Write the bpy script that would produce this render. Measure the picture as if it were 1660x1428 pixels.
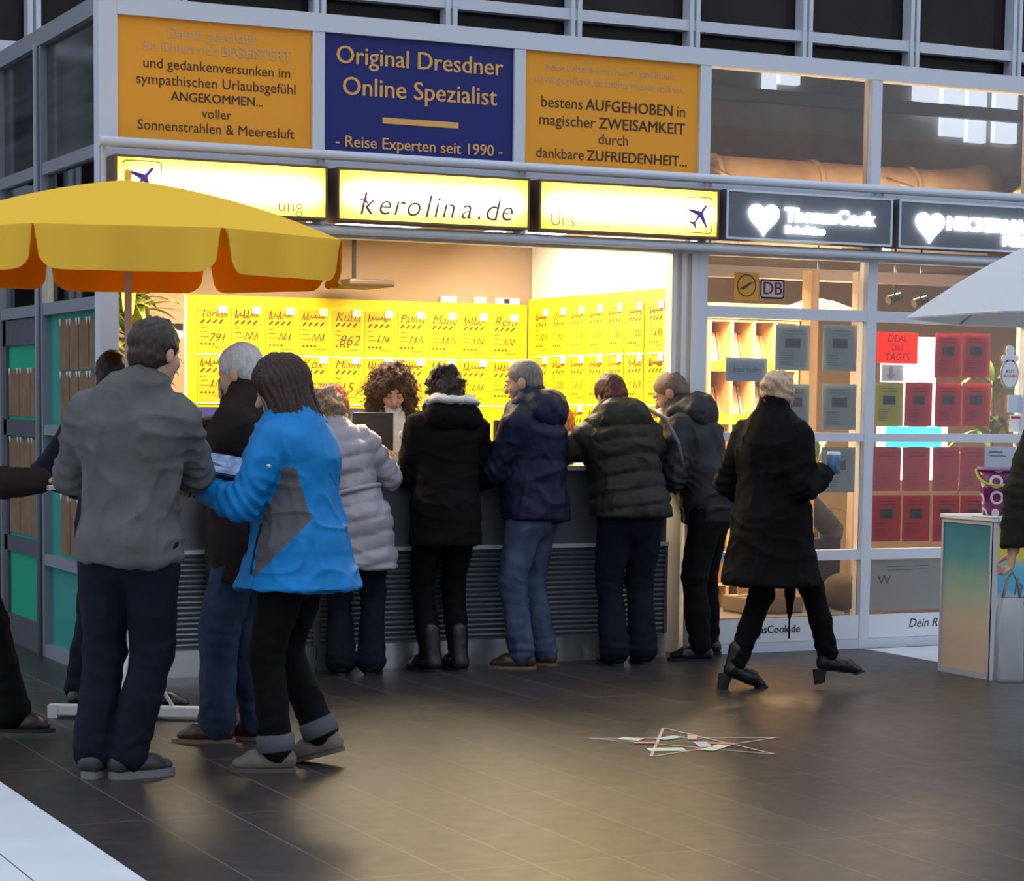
import bpy, bmesh, math, random
import numpy as np
from mathutils import Vector, Matrix

C = bpy.context.scene.collection
SC = bpy.context.scene
for o in list(bpy.data.objects):
    bpy.data.objects.remove(o)

# ------------------------------------------------------------------ camera
EYE = Vector((0.0, 0.0, 1.45))
FPX, PX0, PY0 = 3662.4, 830.0, 989.0          # focal length and optical axis in pixels of the 1660x1428 frame (a crop)
_y, _p, _r = (math.radians(a) for a in (25.592, -5.171, 0.657))
_F = Vector((math.sin(_y)*math.cos(_p), math.cos(_y)*math.cos(_p), math.sin(_p)))
_R = Vector((math.cos(_y), -math.sin(_y), 0.0))
_U = _R.cross(_F)
CR = _R*math.cos(_r) + _U*math.sin(_r)
CU = _U*math.cos(_r) - _R*math.sin(_r)
cam = bpy.data.cameras.new('camera')
cam.sensor_fit = 'HORIZONTAL'
cam.sensor_width = 36.0
cam.lens = 36.0*FPX/1660.0
cam.shift_y = (PY0-714.0)/1660.0
cam.clip_start = 0.05
camo = bpy.data.objects.new('camera', cam)
C.objects.link(camo)
camo.matrix_world = Matrix(((CR.x, CU.x, -_F.x, EYE.x), (CR.y, CU.y, -_F.y, EYE.y), (CR.z, CU.z, -_F.z, EYE.z), (0, 0, 0, 1)))
SC.camera = camo


def _ray(px, py):
    return _F + CR*((px-PX0)/FPX) - CU*((py-PY0)/FPX)


def at(px, py, Y):
    """point of the plane y = Y that the photograph shows at px, py"""
    d = _ray(px, py)
    return EYE + d*(Y/d.y)


def atx(px, py, X):
    d = _ray(px, py)
    return EYE + d*(X/d.x)


def fl(px, py, Z=0.0):
    d = _ray(px, py)
    return EYE + d*((Z-EYE.z)/d.z)


# ------------------------------------------------------------------ exposure, world, lights
SC.view_settings.view_transform = 'Standard'
SC.view_settings.look = 'None'
SC.view_settings.gamma = 1.0
SC.view_settings.use_curve_mapping = False
SC.view_settings.exposure = 0.0

w = bpy.data.worlds.new('hall_daylight')
SC.world = w
w.use_nodes = True
nt = w.node_tree
bg = nt.nodes['Background']
tc = nt.nodes.new('ShaderNodeTexCoord')
sx = nt.nodes.new('ShaderNodeSeparateXYZ')
rp = nt.nodes.new('ShaderNodeValToRGB')
nt.links.new(tc.outputs['Generated'], sx.inputs[0])
nt.links.new(sx.outputs['Z'], rp.inputs[0])
nt.links.new(rp.outputs[0], bg.inputs['Color'])
rp.color_ramp.elements[0].position = 0.0
rp.color_ramp.elements[0].color = (0.50, 0.53, 0.60, 1)
rp.color_ramp.elements[1].position = 0.75
rp.color_ramp.elements[1].color = (1.0, 1.12, 1.36, 1)
e = rp.color_ramp.elements.new(0.12)
e.color = (0.62, 0.66, 0.74, 1)
e = rp.color_ramp.elements.new(0.35)
e.color = (0.78, 0.84, 0.96, 1)
bg.inputs['Strength'].default_value = 0.98


def area(name, loc, size, power, col, rot=(0, 0, 0), spread=None):
    l = bpy.data.lights.new(name, 'AREA')
    l.shape = 'RECTANGLE'
    l.size, l.size_y = size
    l.energy = power
    l.color = col
    if spread is not None:
        l.spread = math.radians(spread)
    o = bpy.data.objects.new(name, l)
    o.location = loc
    o.rotation_euler = rot
    C.objects.link(o)
    return o


D = 11.443           # plane of the kiosk's front
XC = 3.136           # plane of the kiosk's side wall
PX_ = [4.309 + 1.185*j for j in range(-1, 6)]     # centres of the front posts, [0] is the corner
YB = 13.57           # back wall of the sales room
XR = 6.60            # its right wall
CEIL = 2.52

WARM = (1.0, 0.77, 0.47)
WARM2 = (1.0, 0.70, 0.36)
for k, x in enumerate((4.05, 5.0, 5.95)):
    area('ceiling_light_%d' % k, (x, 12.45, CEIL-0.045), (0.55, 0.9), 34, WARM)
area('wall_washer', (6.05, 12.6, CEIL-0.05), (0.25, 0.9), 34, (1.0, 0.84, 0.60), (0, math.radians(-38), 0))
for k, x in enumerate((7.6, 8.9)):
    area('shop_light_%d' % k, (x, 12.75, CEIL-0.12), (0.9, 0.5), 90, WARM2)
area('shop_shelf_light', (8.2, 12.9, 2.40), (0.6, 0.12), 45, WARM, (math.radians(-35), 0, 0))
area('back_room_fill', (4.2, 14.8, CEIL-.06), (.8, .8), 40, WARM)  # unseen lamp added to brighten the panes of the side wall
area('loft_fill', (8.6, 12.6, 2.72), (3.6, 0.3), 75, WARM2, (math.pi, 0, 0))  # unseen fill added to brighten the loft behind the upper panes


# ------------------------------------------------------------------ materials
MATS = {}


def mat(name, col=(.5, .5, .5), rough=.5, metal=0.0, spec=.5, emit=None, estr=0.0, bump=0.0, bscale=60.0, vary=0.0, vscale=6.0, sheen=0.0, coat=0.0, stretch=None):
    if name in MATS:
        return MATS[name]
    m = bpy.data.materials.new(name)
    m.use_nodes = True
    n = m.node_tree
    b = n.nodes['Principled BSDF']
    b.inputs['Base Color'].default_value = (*col, 1)
    b.inputs['Roughness'].default_value = rough
    b.inputs['Metallic'].default_value = metal
    b.inputs['Specular IOR Level'].default_value = spec
    b.inputs['Sheen Weight'].default_value = sheen
    b.inputs['Coat Weight'].default_value = coat
    if emit:
        b.inputs['Emission Color'].default_value = (*emit, 1)
        b.inputs['Emission Strength'].default_value = estr
    if bump or vary:
        t = n.nodes.new('ShaderNodeTexCoord')
        mp = n.nodes.new('ShaderNodeMapping')
        if stretch:
            mp.inputs['Scale'].default_value = stretch
        n.links.new(t.outputs['Object'], mp.inputs[0])
    if bump:
        z = n.nodes.new('ShaderNodeTexNoise')
        z.inputs['Scale'].default_value = bscale
        z.inputs['Detail'].default_value = 4
        n.links.new(mp.outputs[0], z.inputs['Vector'])
        bp = n.nodes.new('ShaderNodeBump')
        bp.inputs['Strength'].default_value = bump
        bp.inputs['Distance'].default_value = .01
        n.links.new(z.outputs['Fac'], bp.inputs['Height'])
        n.links.new(bp.outputs[0], b.inputs['Normal'])
    if vary:
        z = n.nodes.new('ShaderNodeTexNoise')
        z.inputs['Scale'].default_value = vscale
        z.inputs['Detail'].default_value = 5
        n.links.new(mp.outputs[0], z.inputs['Vector'])
        r = n.nodes.new('ShaderNodeValToRGB')
        r.color_ramp.elements[0].position = .3
        r.color_ramp.elements[1].position = .7
        r.color_ramp.elements[0].color = (*[c*(1-vary) for c in col], 1)
        r.color_ramp.elements[1].color = (*[min(1, c*(1+vary)) for c in col], 1)
        n.links.new(z.outputs['Fac'], r.inputs[0])
        n.links.new(r.outputs[0], b.inputs['Base Color'])
    MATS[name] = m
    return m


def glass_mat(name, tint=(1, 1, 1), ior=1.45, gloss=(1, 1, 1)):
    if name in MATS:
        return MATS[name]
    m = bpy.data.materials.new(name)
    m.use_nodes = True
    n = m.node_tree
    n.nodes.clear()
    out = n.nodes.new('ShaderNodeOutputMaterial')
    mx = n.nodes.new('ShaderNodeMixShader')
    tr = n.nodes.new('ShaderNodeBsdfTransparent')
    tr.inputs[0].default_value = (*tint, 1)
    gl = n.nodes.new('ShaderNodeBsdfGlossy')
    gl.inputs['Roughness'].default_value = .02
    gl.inputs[0].default_value = (*gloss, 1)
    fr = n.nodes.new('ShaderNodeFresnel')
    fr.inputs[0].default_value = ior
    n.links.new(fr.outputs[0], mx.inputs[0])
    n.links.new(tr.outputs[0], mx.inputs[1])
    n.links.new(gl.outputs[0], mx.inputs[2])
    n.links.new(mx.outputs[0], out.inputs[0])
    MATS[name] = m
    return m


def translucent(name, col, front=.35):
    if name in MATS:
        return MATS[name]
    m = bpy.data.materials.new(name)
    m.use_nodes = True
    n = m.node_tree
    n.nodes.clear()
    out = n.nodes.new('ShaderNodeOutputMaterial')
    mx = n.nodes.new('ShaderNodeMixShader')
    mx.inputs[0].default_value = front
    tr = n.nodes.new('ShaderNodeBsdfTranslucent')
    tr.inputs[0].default_value = (*col, 1)
    df = n.nodes.new('ShaderNodeBsdfDiffuse')
    df.inputs[0].default_value = (*col, 1)
    n.links.new(tr.outputs[0], mx.inputs[1])
    n.links.new(df.outputs[0], mx.inputs[2])
    n.links.new(mx.outputs[0], out.inputs[0])
    MATS[name] = m
    return m


def floor_mat():
    m = bpy.data.materials.new('floor_tiles')
    m.use_nodes = True
    n = m.node_tree
    L = n.links.new
    b = n.nodes['Principled BSDF']
    tcn = n.nodes.new('ShaderNodeTexCoord')
    sp = n.nodes.new('ShaderNodeSeparateXYZ')
    L(tcn.outputs['Object'], sp.inputs[0])

    def mth(op, a, v=None, c=None):
        q = n.nodes.new('ShaderNodeMath')
        q.operation = op
        for i, s in enumerate((a, v, c)):
            if s is None:
                continue
            if isinstance(s, (int, float)):
                q.inputs[i].default_value = s
            else:
                L(s, q.inputs[i])
        return q.outputs[0]
    tx = mth('DIVIDE', mth('SUBTRACT', sp.outputs['X'], 1.925-6.0), .3)
    ty = mth('DIVIDE', mth('ADD', sp.outputs['Y'], 20.05), 1.2)
    fx, fy = mth('FRACT', tx), mth('FRACT', ty)
    jx = mth('LESS_THAN', mth('MINIMUM', fx, mth('SUBTRACT', 1.0, fx)), .0075)
    jy = mth('LESS_THAN', mth('MINIMUM', fy, mth('SUBTRACT', 1.0, fy)), .0020)
    j = mth('MAXIMUM', jx, jy)
    cb = n.nodes.new('ShaderNodeCombineXYZ')
    L(mth('FLOOR', tx), cb.inputs[0])
    L(mth('FLOOR', ty), cb.inputs[1])
    wn = n.nodes.new('ShaderNodeTexWhiteNoise')
    L(cb.outputs[0], wn.inputs[0])
    no = n.nodes.new('ShaderNodeTexNoise')
    no.inputs['Scale'].default_value = 9
    no.inputs['Detail'].default_value = 6
    L(tcn.outputs['Object'], no.inputs['Vector'])
    val = mth('ADD', mth('MULTIPLY', wn.outputs['Value'], .35), mth('MULTIPLY', no.outputs['Fac'], .65))
    r = n.nodes.new('ShaderNodeValToRGB')
    r.color_ramp.elements[0].position = .2
    r.color_ramp.elements[1].position = .85
    r.color_ramp.elements[0].color = (.028, .0235, .0225, 1)
    r.color_ramp.elements[1].color = (.047, .039, .036, 1)
    L(val, r.inputs[0])
    mx = n.nodes.new('ShaderNodeMix')
    mx.data_type = 'RGBA'
    L(j, mx.inputs['Factor'])
    L(r.outputs[0], mx.inputs['A'])
    mx.inputs['B'].default_value = (.15, .136, .127, 1)
    L(mx.outputs['Result'], b.inputs['Base Color'])
    L(mth('ADD', mth('MULTIPLY', no.outputs['Fac'], .16), .30), b.inputs['Roughness'])
    b.inputs['Specular IOR Level'].default_value = .45
    bp = n.nodes.new('ShaderNodeBump')
    bp.inputs['Strength'].default_value = .25
    bp.inputs['Distance'].default_value = .004
    L(mth('SUBTRACT', mth('MULTIPLY', no.outputs['Fac'], .4), j), bp.inputs['Height'])
    L(bp.outputs[0], b.inputs['Normal'])
    return m


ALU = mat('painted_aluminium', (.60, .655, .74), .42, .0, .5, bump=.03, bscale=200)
ALUD = mat('dark_aluminium', (.10, .115, .15), .4)
STEEL = mat('brushed_steel', (.55, .58, .62), .32, .9, bump=.05, bscale=90, stretch=(1, 1, 12))
WHITE = mat('white_plastic', (.82, .83, .84), .4)
BLACK = mat('black_plastic', (.012, .012, .014), .35)
GLASS = glass_mat('window_glass')
GLASSD = glass_mat('smoked_glass', (.30, .32, .34), 1.5)


# ------------------------------------------------------------------ mesh helpers
def obj(name, bm, m, parent=None, smooth=False):
    me = bpy.data.meshes.new(name)
    if isinstance(bm, bmesh.types.BMesh):
        bmesh.ops.recalc_face_normals(bm, faces=bm.faces)
        bm.to_mesh(me)
        bm.free()
    else:
        me = bm
    for q in (m if isinstance(m, (list, tuple)) else [m]):
        me.materials.append(q)
    if smooth:
        me.polygons.foreach_set('use_smooth', [True]*len(me.polygons))
    o = bpy.data.objects.new(name, me)
    C.objects.link(o)
    if parent is not None:
        o.parent = parent
    return o


def tag(o, label=None, cat=None, group=None, kind=None):
    if label:
        o['label'] = label
    if cat:
        o['category'] = cat
    if group:
        o['group'] = group
    if kind:
        o['kind'] = kind
    return o


def empty(name, loc=(0, 0, 0), rz=0.0):
    o = bpy.data.objects.new(name, None)
    o.empty_display_size = .1
    o.location = loc
    o.rotation_euler = (0, 0, rz)
    C.objects.link(o)
    return o


def bx(bm, x0, x1, y0, y1, z0, z1, mi=0):
    v = [bm.verts.new(p) for p in ((x0, y0, z0), (x1, y0, z0), (x1, y1, z0), (x0, y1, z0), (x0, y0, z1), (x1, y0, z1), (x1, y1, z1), (x0, y1, z1))]
    for f in ((0, 3, 2, 1), (4, 5, 6, 7), (0, 1, 5, 4), (1, 2, 6, 5), (2, 3, 7, 6), (3, 0, 4, 7)):
        q = bm.faces.new([v[i] for i in f])
        q.material_index = mi
    return bm


def box(*a, **k):
    return bx(bmesh.new(), *a, **k)


def bevel(bm, w=.004, seg=2):
    bmesh.ops.bevel(bm, geom=[e for e in bm.edges], offset=w, segments=seg, affect='EDGES', profile=.5)
    return bm


def tube(bm, pts, r, seg=10, caps=True, mi=0):
    """round bar along points; r a number or one radius per point"""
    pts = [Vector(p) for p in pts]
    rs = r if isinstance(r, (list, tuple)) else [r]*len(pts)
    rings = []
    up = None
    for i, p in enumerate(pts):
        t = (pts[min(i+1, len(pts)-1)] - pts[max(i-1, 0)]).normalized()
        if up is None:
            up = Vector((0, 0, 1)) if abs(t.z) < .9 else Vector((1, 0, 0))
        a = t.cross(up).normalized()
        b2 = a.cross(t).normalized()
        up = b2
        rings.append([bm.verts.new(p + (a*math.cos(2*math.pi*k/seg) + b2*math.sin(2*math.pi*k/seg))*rs[i]) for k in range(seg)])
    for i in range(len(rings)-1):
        for k in range(seg):
            f = bm.faces.new((rings[i][k], rings[i][(k+1) % seg], rings[i+1][(k+1) % seg], rings[i+1][k]))
            f.smooth = True
            f.material_index = mi
    if caps:
        for rg in (rings[0], rings[-1]):
            bm.faces.new(rg).material_index = mi
    return bm


def lathe(bm, prof, c=(0, 0, 0), seg=32, mi=0):
    """profile of (radius, z) turned about the z axis through c"""
    rings = [[bm.verts.new((c[0]+r*math.cos(2*math.pi*k/seg), c[1]+r*math.sin(2*math.pi*k/seg), c[2]+z)) for k in range(seg)] for r, z in prof]
    for i in range(len(rings)-1):
        for k in range(seg):
            f = bm.faces.new((rings[i][k], rings[i][(k+1) % seg], rings[i+1][(k+1) % seg], rings[i+1][k]))
            f.smooth = True
            f.material_index = mi
    return bm


def prism(bm, poly, axis, d0, d1, mi=0):
    """polygon of 2-D points pushed out along an axis from d0 to d1; axis 'y': points are (x, z)"""
    def P(a, b, d):
        return {'y': (a, d, b), 'x': (d, a, b), 'z': (a, b, d)}[axis]
    lo = [bm.verts.new(P(a, b, d0)) for a, b in poly]
    hi = [bm.verts.new(P(a, b, d1)) for a, b in poly]
    bm.faces.new(lo).material_index = mi
    bm.faces.new(hi[::-1]).material_index = mi
    for i in range(len(poly)):
        j = (i+1) % len(poly)
        bm.faces.new((lo[i], lo[j], hi[j], hi[i])).material_index = mi
    return bm


def stroke(bm, pts, wd, d=0.0015, mi=0):
    """pen or tape line lying on the x-z plane, y from 0 to -d"""
    pts = [Vector((p[0], 0, p[1])) for p in pts]
    for a, b in zip(pts[:-1], pts[1:]):
        t = b-a
        if t.length < 1e-6:
            continue
        t.normalize()
        s = Vector((-t.z, 0, t.x))*wd*.5
        a2, b2 = a-t*wd*.3, b+t*wd*.3
        v = [bm.verts.new(q + Vector((0, -d, 0))) for q in (a2-s, b2-s, b2+s, a2+s)]
        f = bm.faces.new(v)
        f.material_index = mi
    return bm


_TW = {}


def text_bm(bm, runs, mi=0):
    """runs: (string, x, z, size, weight, shear, align) set as flat letters on the x-z plane facing -y"""
    out = []
    for r in runs:
        if .003 < r[4] < .03:               # bold: struck twice
            out += [((r[0], r[1]-r[3]*.012, r[2], r[3], 0, *r[5:]), 0), ((r[0], r[1]+r[3]*.012, r[2]+r[3]*.006, r[3], 0, *r[5:]), -.0006)]
        else:
            out.append((r, 0))
    for (s, x, z, size, wt, sh, al), dy in out:
        cu = bpy.data.curves.new('t', 'FONT')
        cu.body = s
        cu.size = size
        cu.align_x = al
        cu.align_y = 'CENTER'
        cu.offset = wt*size
        cu.shear = sh
        cu.resolution_u = 3
        o = bpy.data.objects.new('t', cu)
        C.objects.link(o)
        dg = bpy.context.evaluated_depsgraph_get()
        me = bpy.data.meshes.new_from_object(o.evaluated_get(dg))
        bpy.data.objects.remove(o)
        bpy.data.curves.remove(cu)
        base = [bm.verts.new((x+v.co.x, -.0015+dy, z+v.co.y)) for v in me.vertices]
        for p in me.polygons:
            try:
                bm.faces.new([base[i] for i in p.vertices]).material_index = mi
            except ValueError:
                pass
        bpy.data.meshes.remove(me)
    return bm


def text_w(s, size, wt=0.0):
    cu = bpy.data.curves.new('t', 'FONT')
    cu.body = s
    cu.size = size
    cu.offset = wt*size
    o = bpy.data.objects.new('t', cu)
    C.objects.link(o)
    bpy.context.view_layer.update()
    x = o.dimensions.x
    bpy.data.objects.remove(o)
    bpy.data.curves.remove(cu)
    return x


def line_runs(parts, xc, z, width, size):
    """one line of mixed weights, fitted to width and centred on xc"""
    gap = size*.28
    ws = [text_w(s, size, .005 if b else .0) for s, b in parts]
    tot = sum(ws) + gap*(len(ws)-1)
    k = width/tot
    x = xc - width/2
    out = []
    for (s, b), q in zip(parts, ws):
        out.append((s, x, z, size*k, .005 if b else .0, 0, 'LEFT'))
        x += (q+gap)*k
    return out
# ------------------------------------------------------------------ the setting
def struct(name, bm, m, parent=None):
    return tag(obj(name, bm, m, parent), kind='structure')


TILE = floor_mat()
STONE = mat('pale_stone', (.70, .745, .79), .38, vary=.06, vscale=3)
bm = bmesh.new()
bx(bm, -14, 26, -10, 30, -.12, 0)
struct('floor', bm, TILE)
bm = bmesh.new()
for x0, x1 in ((.70, 1.300), (1.306, 1.608), (1.614, 1.925)):
    bx(bm, x0, x1, -9, 26, -.06, .002)
struct('trim_1', bm, STONE)
bm = bmesh.new()
bx(bm, 7.842, 8.46, -9, 11.40, -.06, .002)
bx(bm, 8.466, 9.1, -9, 11.40, -.06, .002)
struct('trim_2', bm, STONE)

# front of the kiosk: aluminium posts and rails
ZT, ZS = 3.411, 2.772
bm = bmesh.new()
bx(bm, XC-.016, XC+.082, D, D+.1, 0, 3.505)
for j in (1, 2, 4, 5, 6):
    full = j >= 3
    bx(bm, PX_[j]-.034, PX_[j]+.034, D, D+.09, 0 if full else 2.36, 3.42)
bx(bm, PX_[3]-.036, PX_[3]+.036, D, D+.09, 0, 3.42)
bx(bm, XC+.08, 10.6, D-.004, D+.1, ZT, 3.505)
bx(bm, XC+.08, 10.6, D+.002, D+.088, 2.70, ZS)
bx(bm, XC+.08, 10.6, D+.002, D+.088, 2.335, 2.405)
for z0, z1 in ((1.978, 2.043), (1.256, 1.308), (.543, .603), (0, .058)):
    for j in (3, 4, 5):
        bx(bm, PX_[j]+.034, PX_[j+1]-.034, D+.004, D+.086, z0, z1)
struct('wall_front', bm, ALU)

# side wall of the kiosk
bm = bmesh.new()
SIDE = (11.543, 12.69, 13.73, 14.9, 16.1)
for y in SIDE[1:]:
    bx(bm, XC-.016, XC+.07, y-.035, y+.035, 0, 3.42)
    tube(bm, [(XC-.03, y+.02, 0), (XC-.03, y+.02, 3.42)], .016, 8)
bx(bm, XC-.02, XC+.08, D+.1, 16.2, ZT, 3.505)
for z0, z1 in ((2.70, 2.765), (1.925, 1.99)):
    bx(bm, XC-.012, XC+.07, D+.1, 16.2, z0, z1)
for z0, z1 in ((1.256, 1.312), (.522, .582), (0, .07)):
    bx(bm, XC-.012, XC+.07, D+.1, 12.69, z0, z1)
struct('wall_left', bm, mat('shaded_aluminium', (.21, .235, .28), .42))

# the hall's glazed wall behind the kiosk
bm = bmesh.new()
for k in range(-6, 14):
    x = 7.521+1.128*k
    bx(bm, x-.05, x-.012, 16.95, 17.08, 0, 9)
    bx(bm, x+.012, x+.05, 16.95, 17.08, 0, 9)
    bx(bm, x-.012, x+.012, 17.0, 17.08, 0, 9)
for z in (3.0, 4.05, 4.675, 6.0, 7.3):
    bx(bm, .5, 23, 16.97, 17.07, z-.045, z+.045)
struct('wall_back', bm, ALU)
bm = bmesh.new()
bx(bm, .5, 23, 17.1, 17.12, 0, 9)
struct('window_1', bm, mat('dark_pane', (.026, .022, .023), .12, spec=.12, vary=.3, vscale=1.2))

# rooms of the kiosk
CREAM = mat('tan_wall_paint', (.36, .265, .20), .7)
BROWNW = mat('brown_wall_paint', (.40, .27, .18), .6)
WHITEW = mat('white_wall_paint', (.82, .80, .76), .7)
bm = bmesh.new()
bx(bm, XC+.08, XR+.065, YB+.036, YB+.1, 0, CEIL)
struct('wall_sales', bm, CREAM)
bm = bmesh.new()
bx(bm, XR+.031, XR+.07, D+.12, YB+.03, 0, CEIL)
struct('wall_right', bm, WHITEW)
bm = bmesh.new()
bx(bm, XC+.075, 14.5, D+.095, 15.9, CEIL, CEIL+.06)
struct('ceiling', bm, CREAM)
bm = bmesh.new()
bx(bm, XC+.08, 14.5, 15.86, 15.92, 0, 2.5)
struct('wall_shop', bm, mat('ochre_wall', (.62, .42, .22), .7))
bm = bmesh.new()
bx(bm, XC+.02, 6.62, D+.11, 16.15, 3.47, 3.50)
prism(bm, [(D+.11, 3.47), (16.15, 4.25), (16.15, 4.28), (D+.11, 3.50)], 'x', 6.62, 14.5)
struct('roof', bm, mat('roof_underside', (.32, .27, .23), .8))
bm = bmesh.new()
bx(bm, 6.62, 14.5, 15.93, 15.98, 2.5, 3.70)
struct('wall_added_loft', bm, mat('added_loft_wall', (.40, .26, .17), .8, vary=.3, vscale=2))  # added loft; the brown of the reflection put into its back wall
bm = bmesh.new()
bx(bm, 6.62, 14.5, 15.93, 15.98, 3.70, 4.22)
struct('wall_added_loft', bm, mat('added_loft_wall_grey', (.42, .40, .36), .8, vary=.2, vscale=2))  # upper part of the added loft, coloured grey after the reflection
bm = bmesh.new()
bx(bm, 6.64, 6.66, D+.11, 15.93, 2.58, 3.49)
struct('wall_partition', bm, mat('added_loft_wall'))
# white jamb and shutter guides at the right end of the sales counter
bm = bmesh.new()
bx(bm, 6.485, 6.515, D+.01, D+.09, 1.11, 2.34)
bx(bm, 6.545, 6.575, D+.0, D+.09, 1.11, 2.34)
bx(bm, 6.610, 6.643, D+.0, D+.09, 1.11, 2.34)
bx(bm, 6.515, 6.61, D+.03, D+.12, 1.11, 2.34)
struct('trim_3', bm, mat('pale_jamb', (.72, .68, .64), .45))

# panes of the upper band and of the shop front
for k, j in enumerate((3, 4, 5)):
    bm = bmesh.new()
    bx(bm, PX_[j]+.034, PX_[j+1]-.034, D+.04, D+.046, ZS, ZT)
    struct('window_%d' % (k+2), bm, GLASS)
n = 5
for j in (3, 4, 5):
    for z0, z1 in ((2.043, 2.335), (1.308, 1.978), (.603, 1.256), (.205, .543)):
        bm = bmesh.new()
        bx(bm, PX_[j]+.034, PX_[j+1]-.034, D+.04, D+.046, z0, z1)
        struct('window_%d' % n, bm, GLASS)
        n += 1
# panes of the side wall
DUSK = mat('dusky_pane', (.045, .05, .052), .12, spec=.6, vary=.7, vscale=2.2, stretch=(1, .25, 5))
TEAL = mat('teal_glass_panel', (.030, .30, .25), .3, spec=.4)
GREEN = mat('green_glass_panel', (.015, .40, .22), .3, spec=.4)
for y0, y1 in zip(SIDE[:-1], SIDE[1:]):
    for z0, z1, m in ((2.765, ZT, DUSK), (1.99, 2.70, GLASS)):
        bm = bmesh.new()
        bx(bm, XC+.02, XC+.026, y0, y1, z0, z1)
        struct('window_%d' % n, bm, m)
        n += 1
for z0, z1, m in ((1.312, 1.925, TEAL), (.582, 1.256, TEAL), (.07, .522, TEAL)):
    bm = bmesh.new()
    bx(bm, XC+.03, XC+.04, 11.545, 12.66, z0, z1)
    struct('window_%d' % n, bm, m)
    n += 1
# door in the side wall
ANTH = mat('anthracite_door_metal', (.075, .085, .105), .45)
bm = bmesh.new()
for z0, z1 in ((1.77, 1.92), (1.24, 1.335), (.55, .64), (.0, .17)):
    bx(bm, XC+.0, XC+.05, 12.725, 13.695, z0, z1)
for y0, y1 in ((12.725, 12.80), (13.62, 13.695)):
    bx(bm, XC+.0, XC+.05, y0, y1, 0, 1.92)
dr = struct('door_1', bm, ANTH)
for z0, z1, m in ((1.335, 1.77, GREEN), (.64, 1.24, TEAL), (.17, .55, GREEN)):
    obj('door_pane', box(XC+.02, XC+.03, 12.80, 13.62, z0, z1), m, dr)
obj('door_panel', box(XC+.055, XC+.06, 13.7, 16.1, 0, 1.92), ANTH, dr)

# paper sheets hung behind the side panes, their dimness put into the brown
PAPER = mat('dim_brown_paper', (.19, .115, .055), .75, vary=.18, vscale=9)
CLIP = mat('clear_clip', (.78, .80, .80), .2, spec=.6)


def side_sheet(y0, y1, z0, z1, label, group, clips=True, flush=.026):
    o = obj('hanging_sheet', box(XC+flush-.004, XC+flush, y0, y1, z0, z1), PAPER)
    tag(o, label, 'paper sheet', group)
    if clips:
        for q in (.12, .88):
            bm = bmesh.new()
            yy = y0+(y1-y0)*q
            prism(bm, [(yy-.02, z1+.008), (yy+.02, z1+.008), (yy, z1-.03)], 'x', XC+flush-.009, XC+flush-.004)
            obj('clip', bm, CLIP, o)


ordn = ('nearest the corner post', 'second from the corner post', 'third from the corner post', 'fourth and farthest from the corner post')
ys = [(11.60, 11.80), (11.815, 12.01), (12.025, 12.21), (12.225, 12.42)]
for r, (z0, z1, rn) in enumerate(((1.615, 1.885, 'top row of the teal pane'), (1.335, 1.60, 'second row of the teal pane'), (.605, .925, 'row in the lower teal pane'))):
    for k, (y0, y1) in enumerate(ys):
        side_sheet(y0, y1, z0, z1, 'brown paper sheet, %s, %s' % (rn, ordn[k]), 'brown sheets behind the side panes')
for k, (y0, y1) in enumerate(((12.81, 13.07), (13.08, 13.34), (13.35, 13.61))):
    side_sheet(y0, y1, 1.355, 1.63, 'brown sheet under the green square of the side door, %s' % ('nearest the hinge post', 'middle one', 'farthest one')[k], 'brown sheets on the side door', flush=.018)
for k, (y0, y1) in enumerate(((12.81, 13.07), (13.08, 13.34), (13.35, 13.61))):
    side_sheet(y0, y1, .66, 1.225, 'long brown sheet in the middle pane of the side door, %s' % ('nearest the hinge post', 'middle one', 'farthest one')[k], 'brown sheets on the side door', flush=.018)

# ------------------------------------------------------------------ rails along the sign band
bm = bmesh.new()
tube(bm, [(XC-.05, D-.12, 2.755), (10.6, D-.12, 2.755)], .026, 16)
for j in range(0, 7):
    bx(bm, PX_[j]-.012, PX_[j]+.012, D-.11, D+.005, 2.745, 2.765)
tag(obj('sign_rail', bm, ALU), 'long round grey pipe running above the lit signs', 'rail')
bm = bmesh.new()
tube(bm, [(XC+.1, D-.10, 2.368), (10.6, D-.10, 2.368)], .022, 16)
for j in range(0, 7):
    bx(bm, PX_[j]-.012, PX_[j]+.012, D-.09, D+.005, 2.355, 2.38)
    bx(bm, PX_[j]-.008, PX_[j]+.008, D-.075, D-.045, 2.375, 2.74)
tag(obj('sign_rail', bm, ALU), 'long grey pipe running under the lit signs above the counter', 'rail')

# ------------------------------------------------------------------ printed panels above
ORANGE = mat('orange_sign_board', (.86, .36, .028), .45, spec=.25)
NAVY = mat('navy_sign_board', (.012, .020, .16), .4, spec=.3)
INK = mat('brown_black_lettering', (.045, .018, .012), .35)
GLAREINK = mat('glare_pale_lettering', (.62, .38, .20), .3)  # dark letters, the glare on them put into a pale colour
GOLD = mat('orange_lettering', (.78, .42, .10), .45)


def panel(x0, x1, m, label):
    o = obj('sign_board', box(x0, x1, D+.02, D+.03, ZS, ZT), m)
    tag(o, label, 'sign')
    return o


def letters(parent, runs, m, y, name='lettering'):
    rows = {}
    for q in runs:
        rows.setdefault(round(q[2], 2), []).append(q)
    for q in rows.values():
        bm = text_bm(bmesh.new(), q)
        for v in bm.verts:
            v.co.y += y
        obj(name, bm, m, parent)


def spec_lines(lines, Y):
    runs = []
    for parts, xl, xr, yc, sz in lines:
        a, b = at(xl, yc[0], Y), at(xr, yc[1], Y)
        runs += line_runs(parts, (a.x+b.x)/2, (a.z+b.z)/2, b.x-a.x, sz)
    return runs


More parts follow.
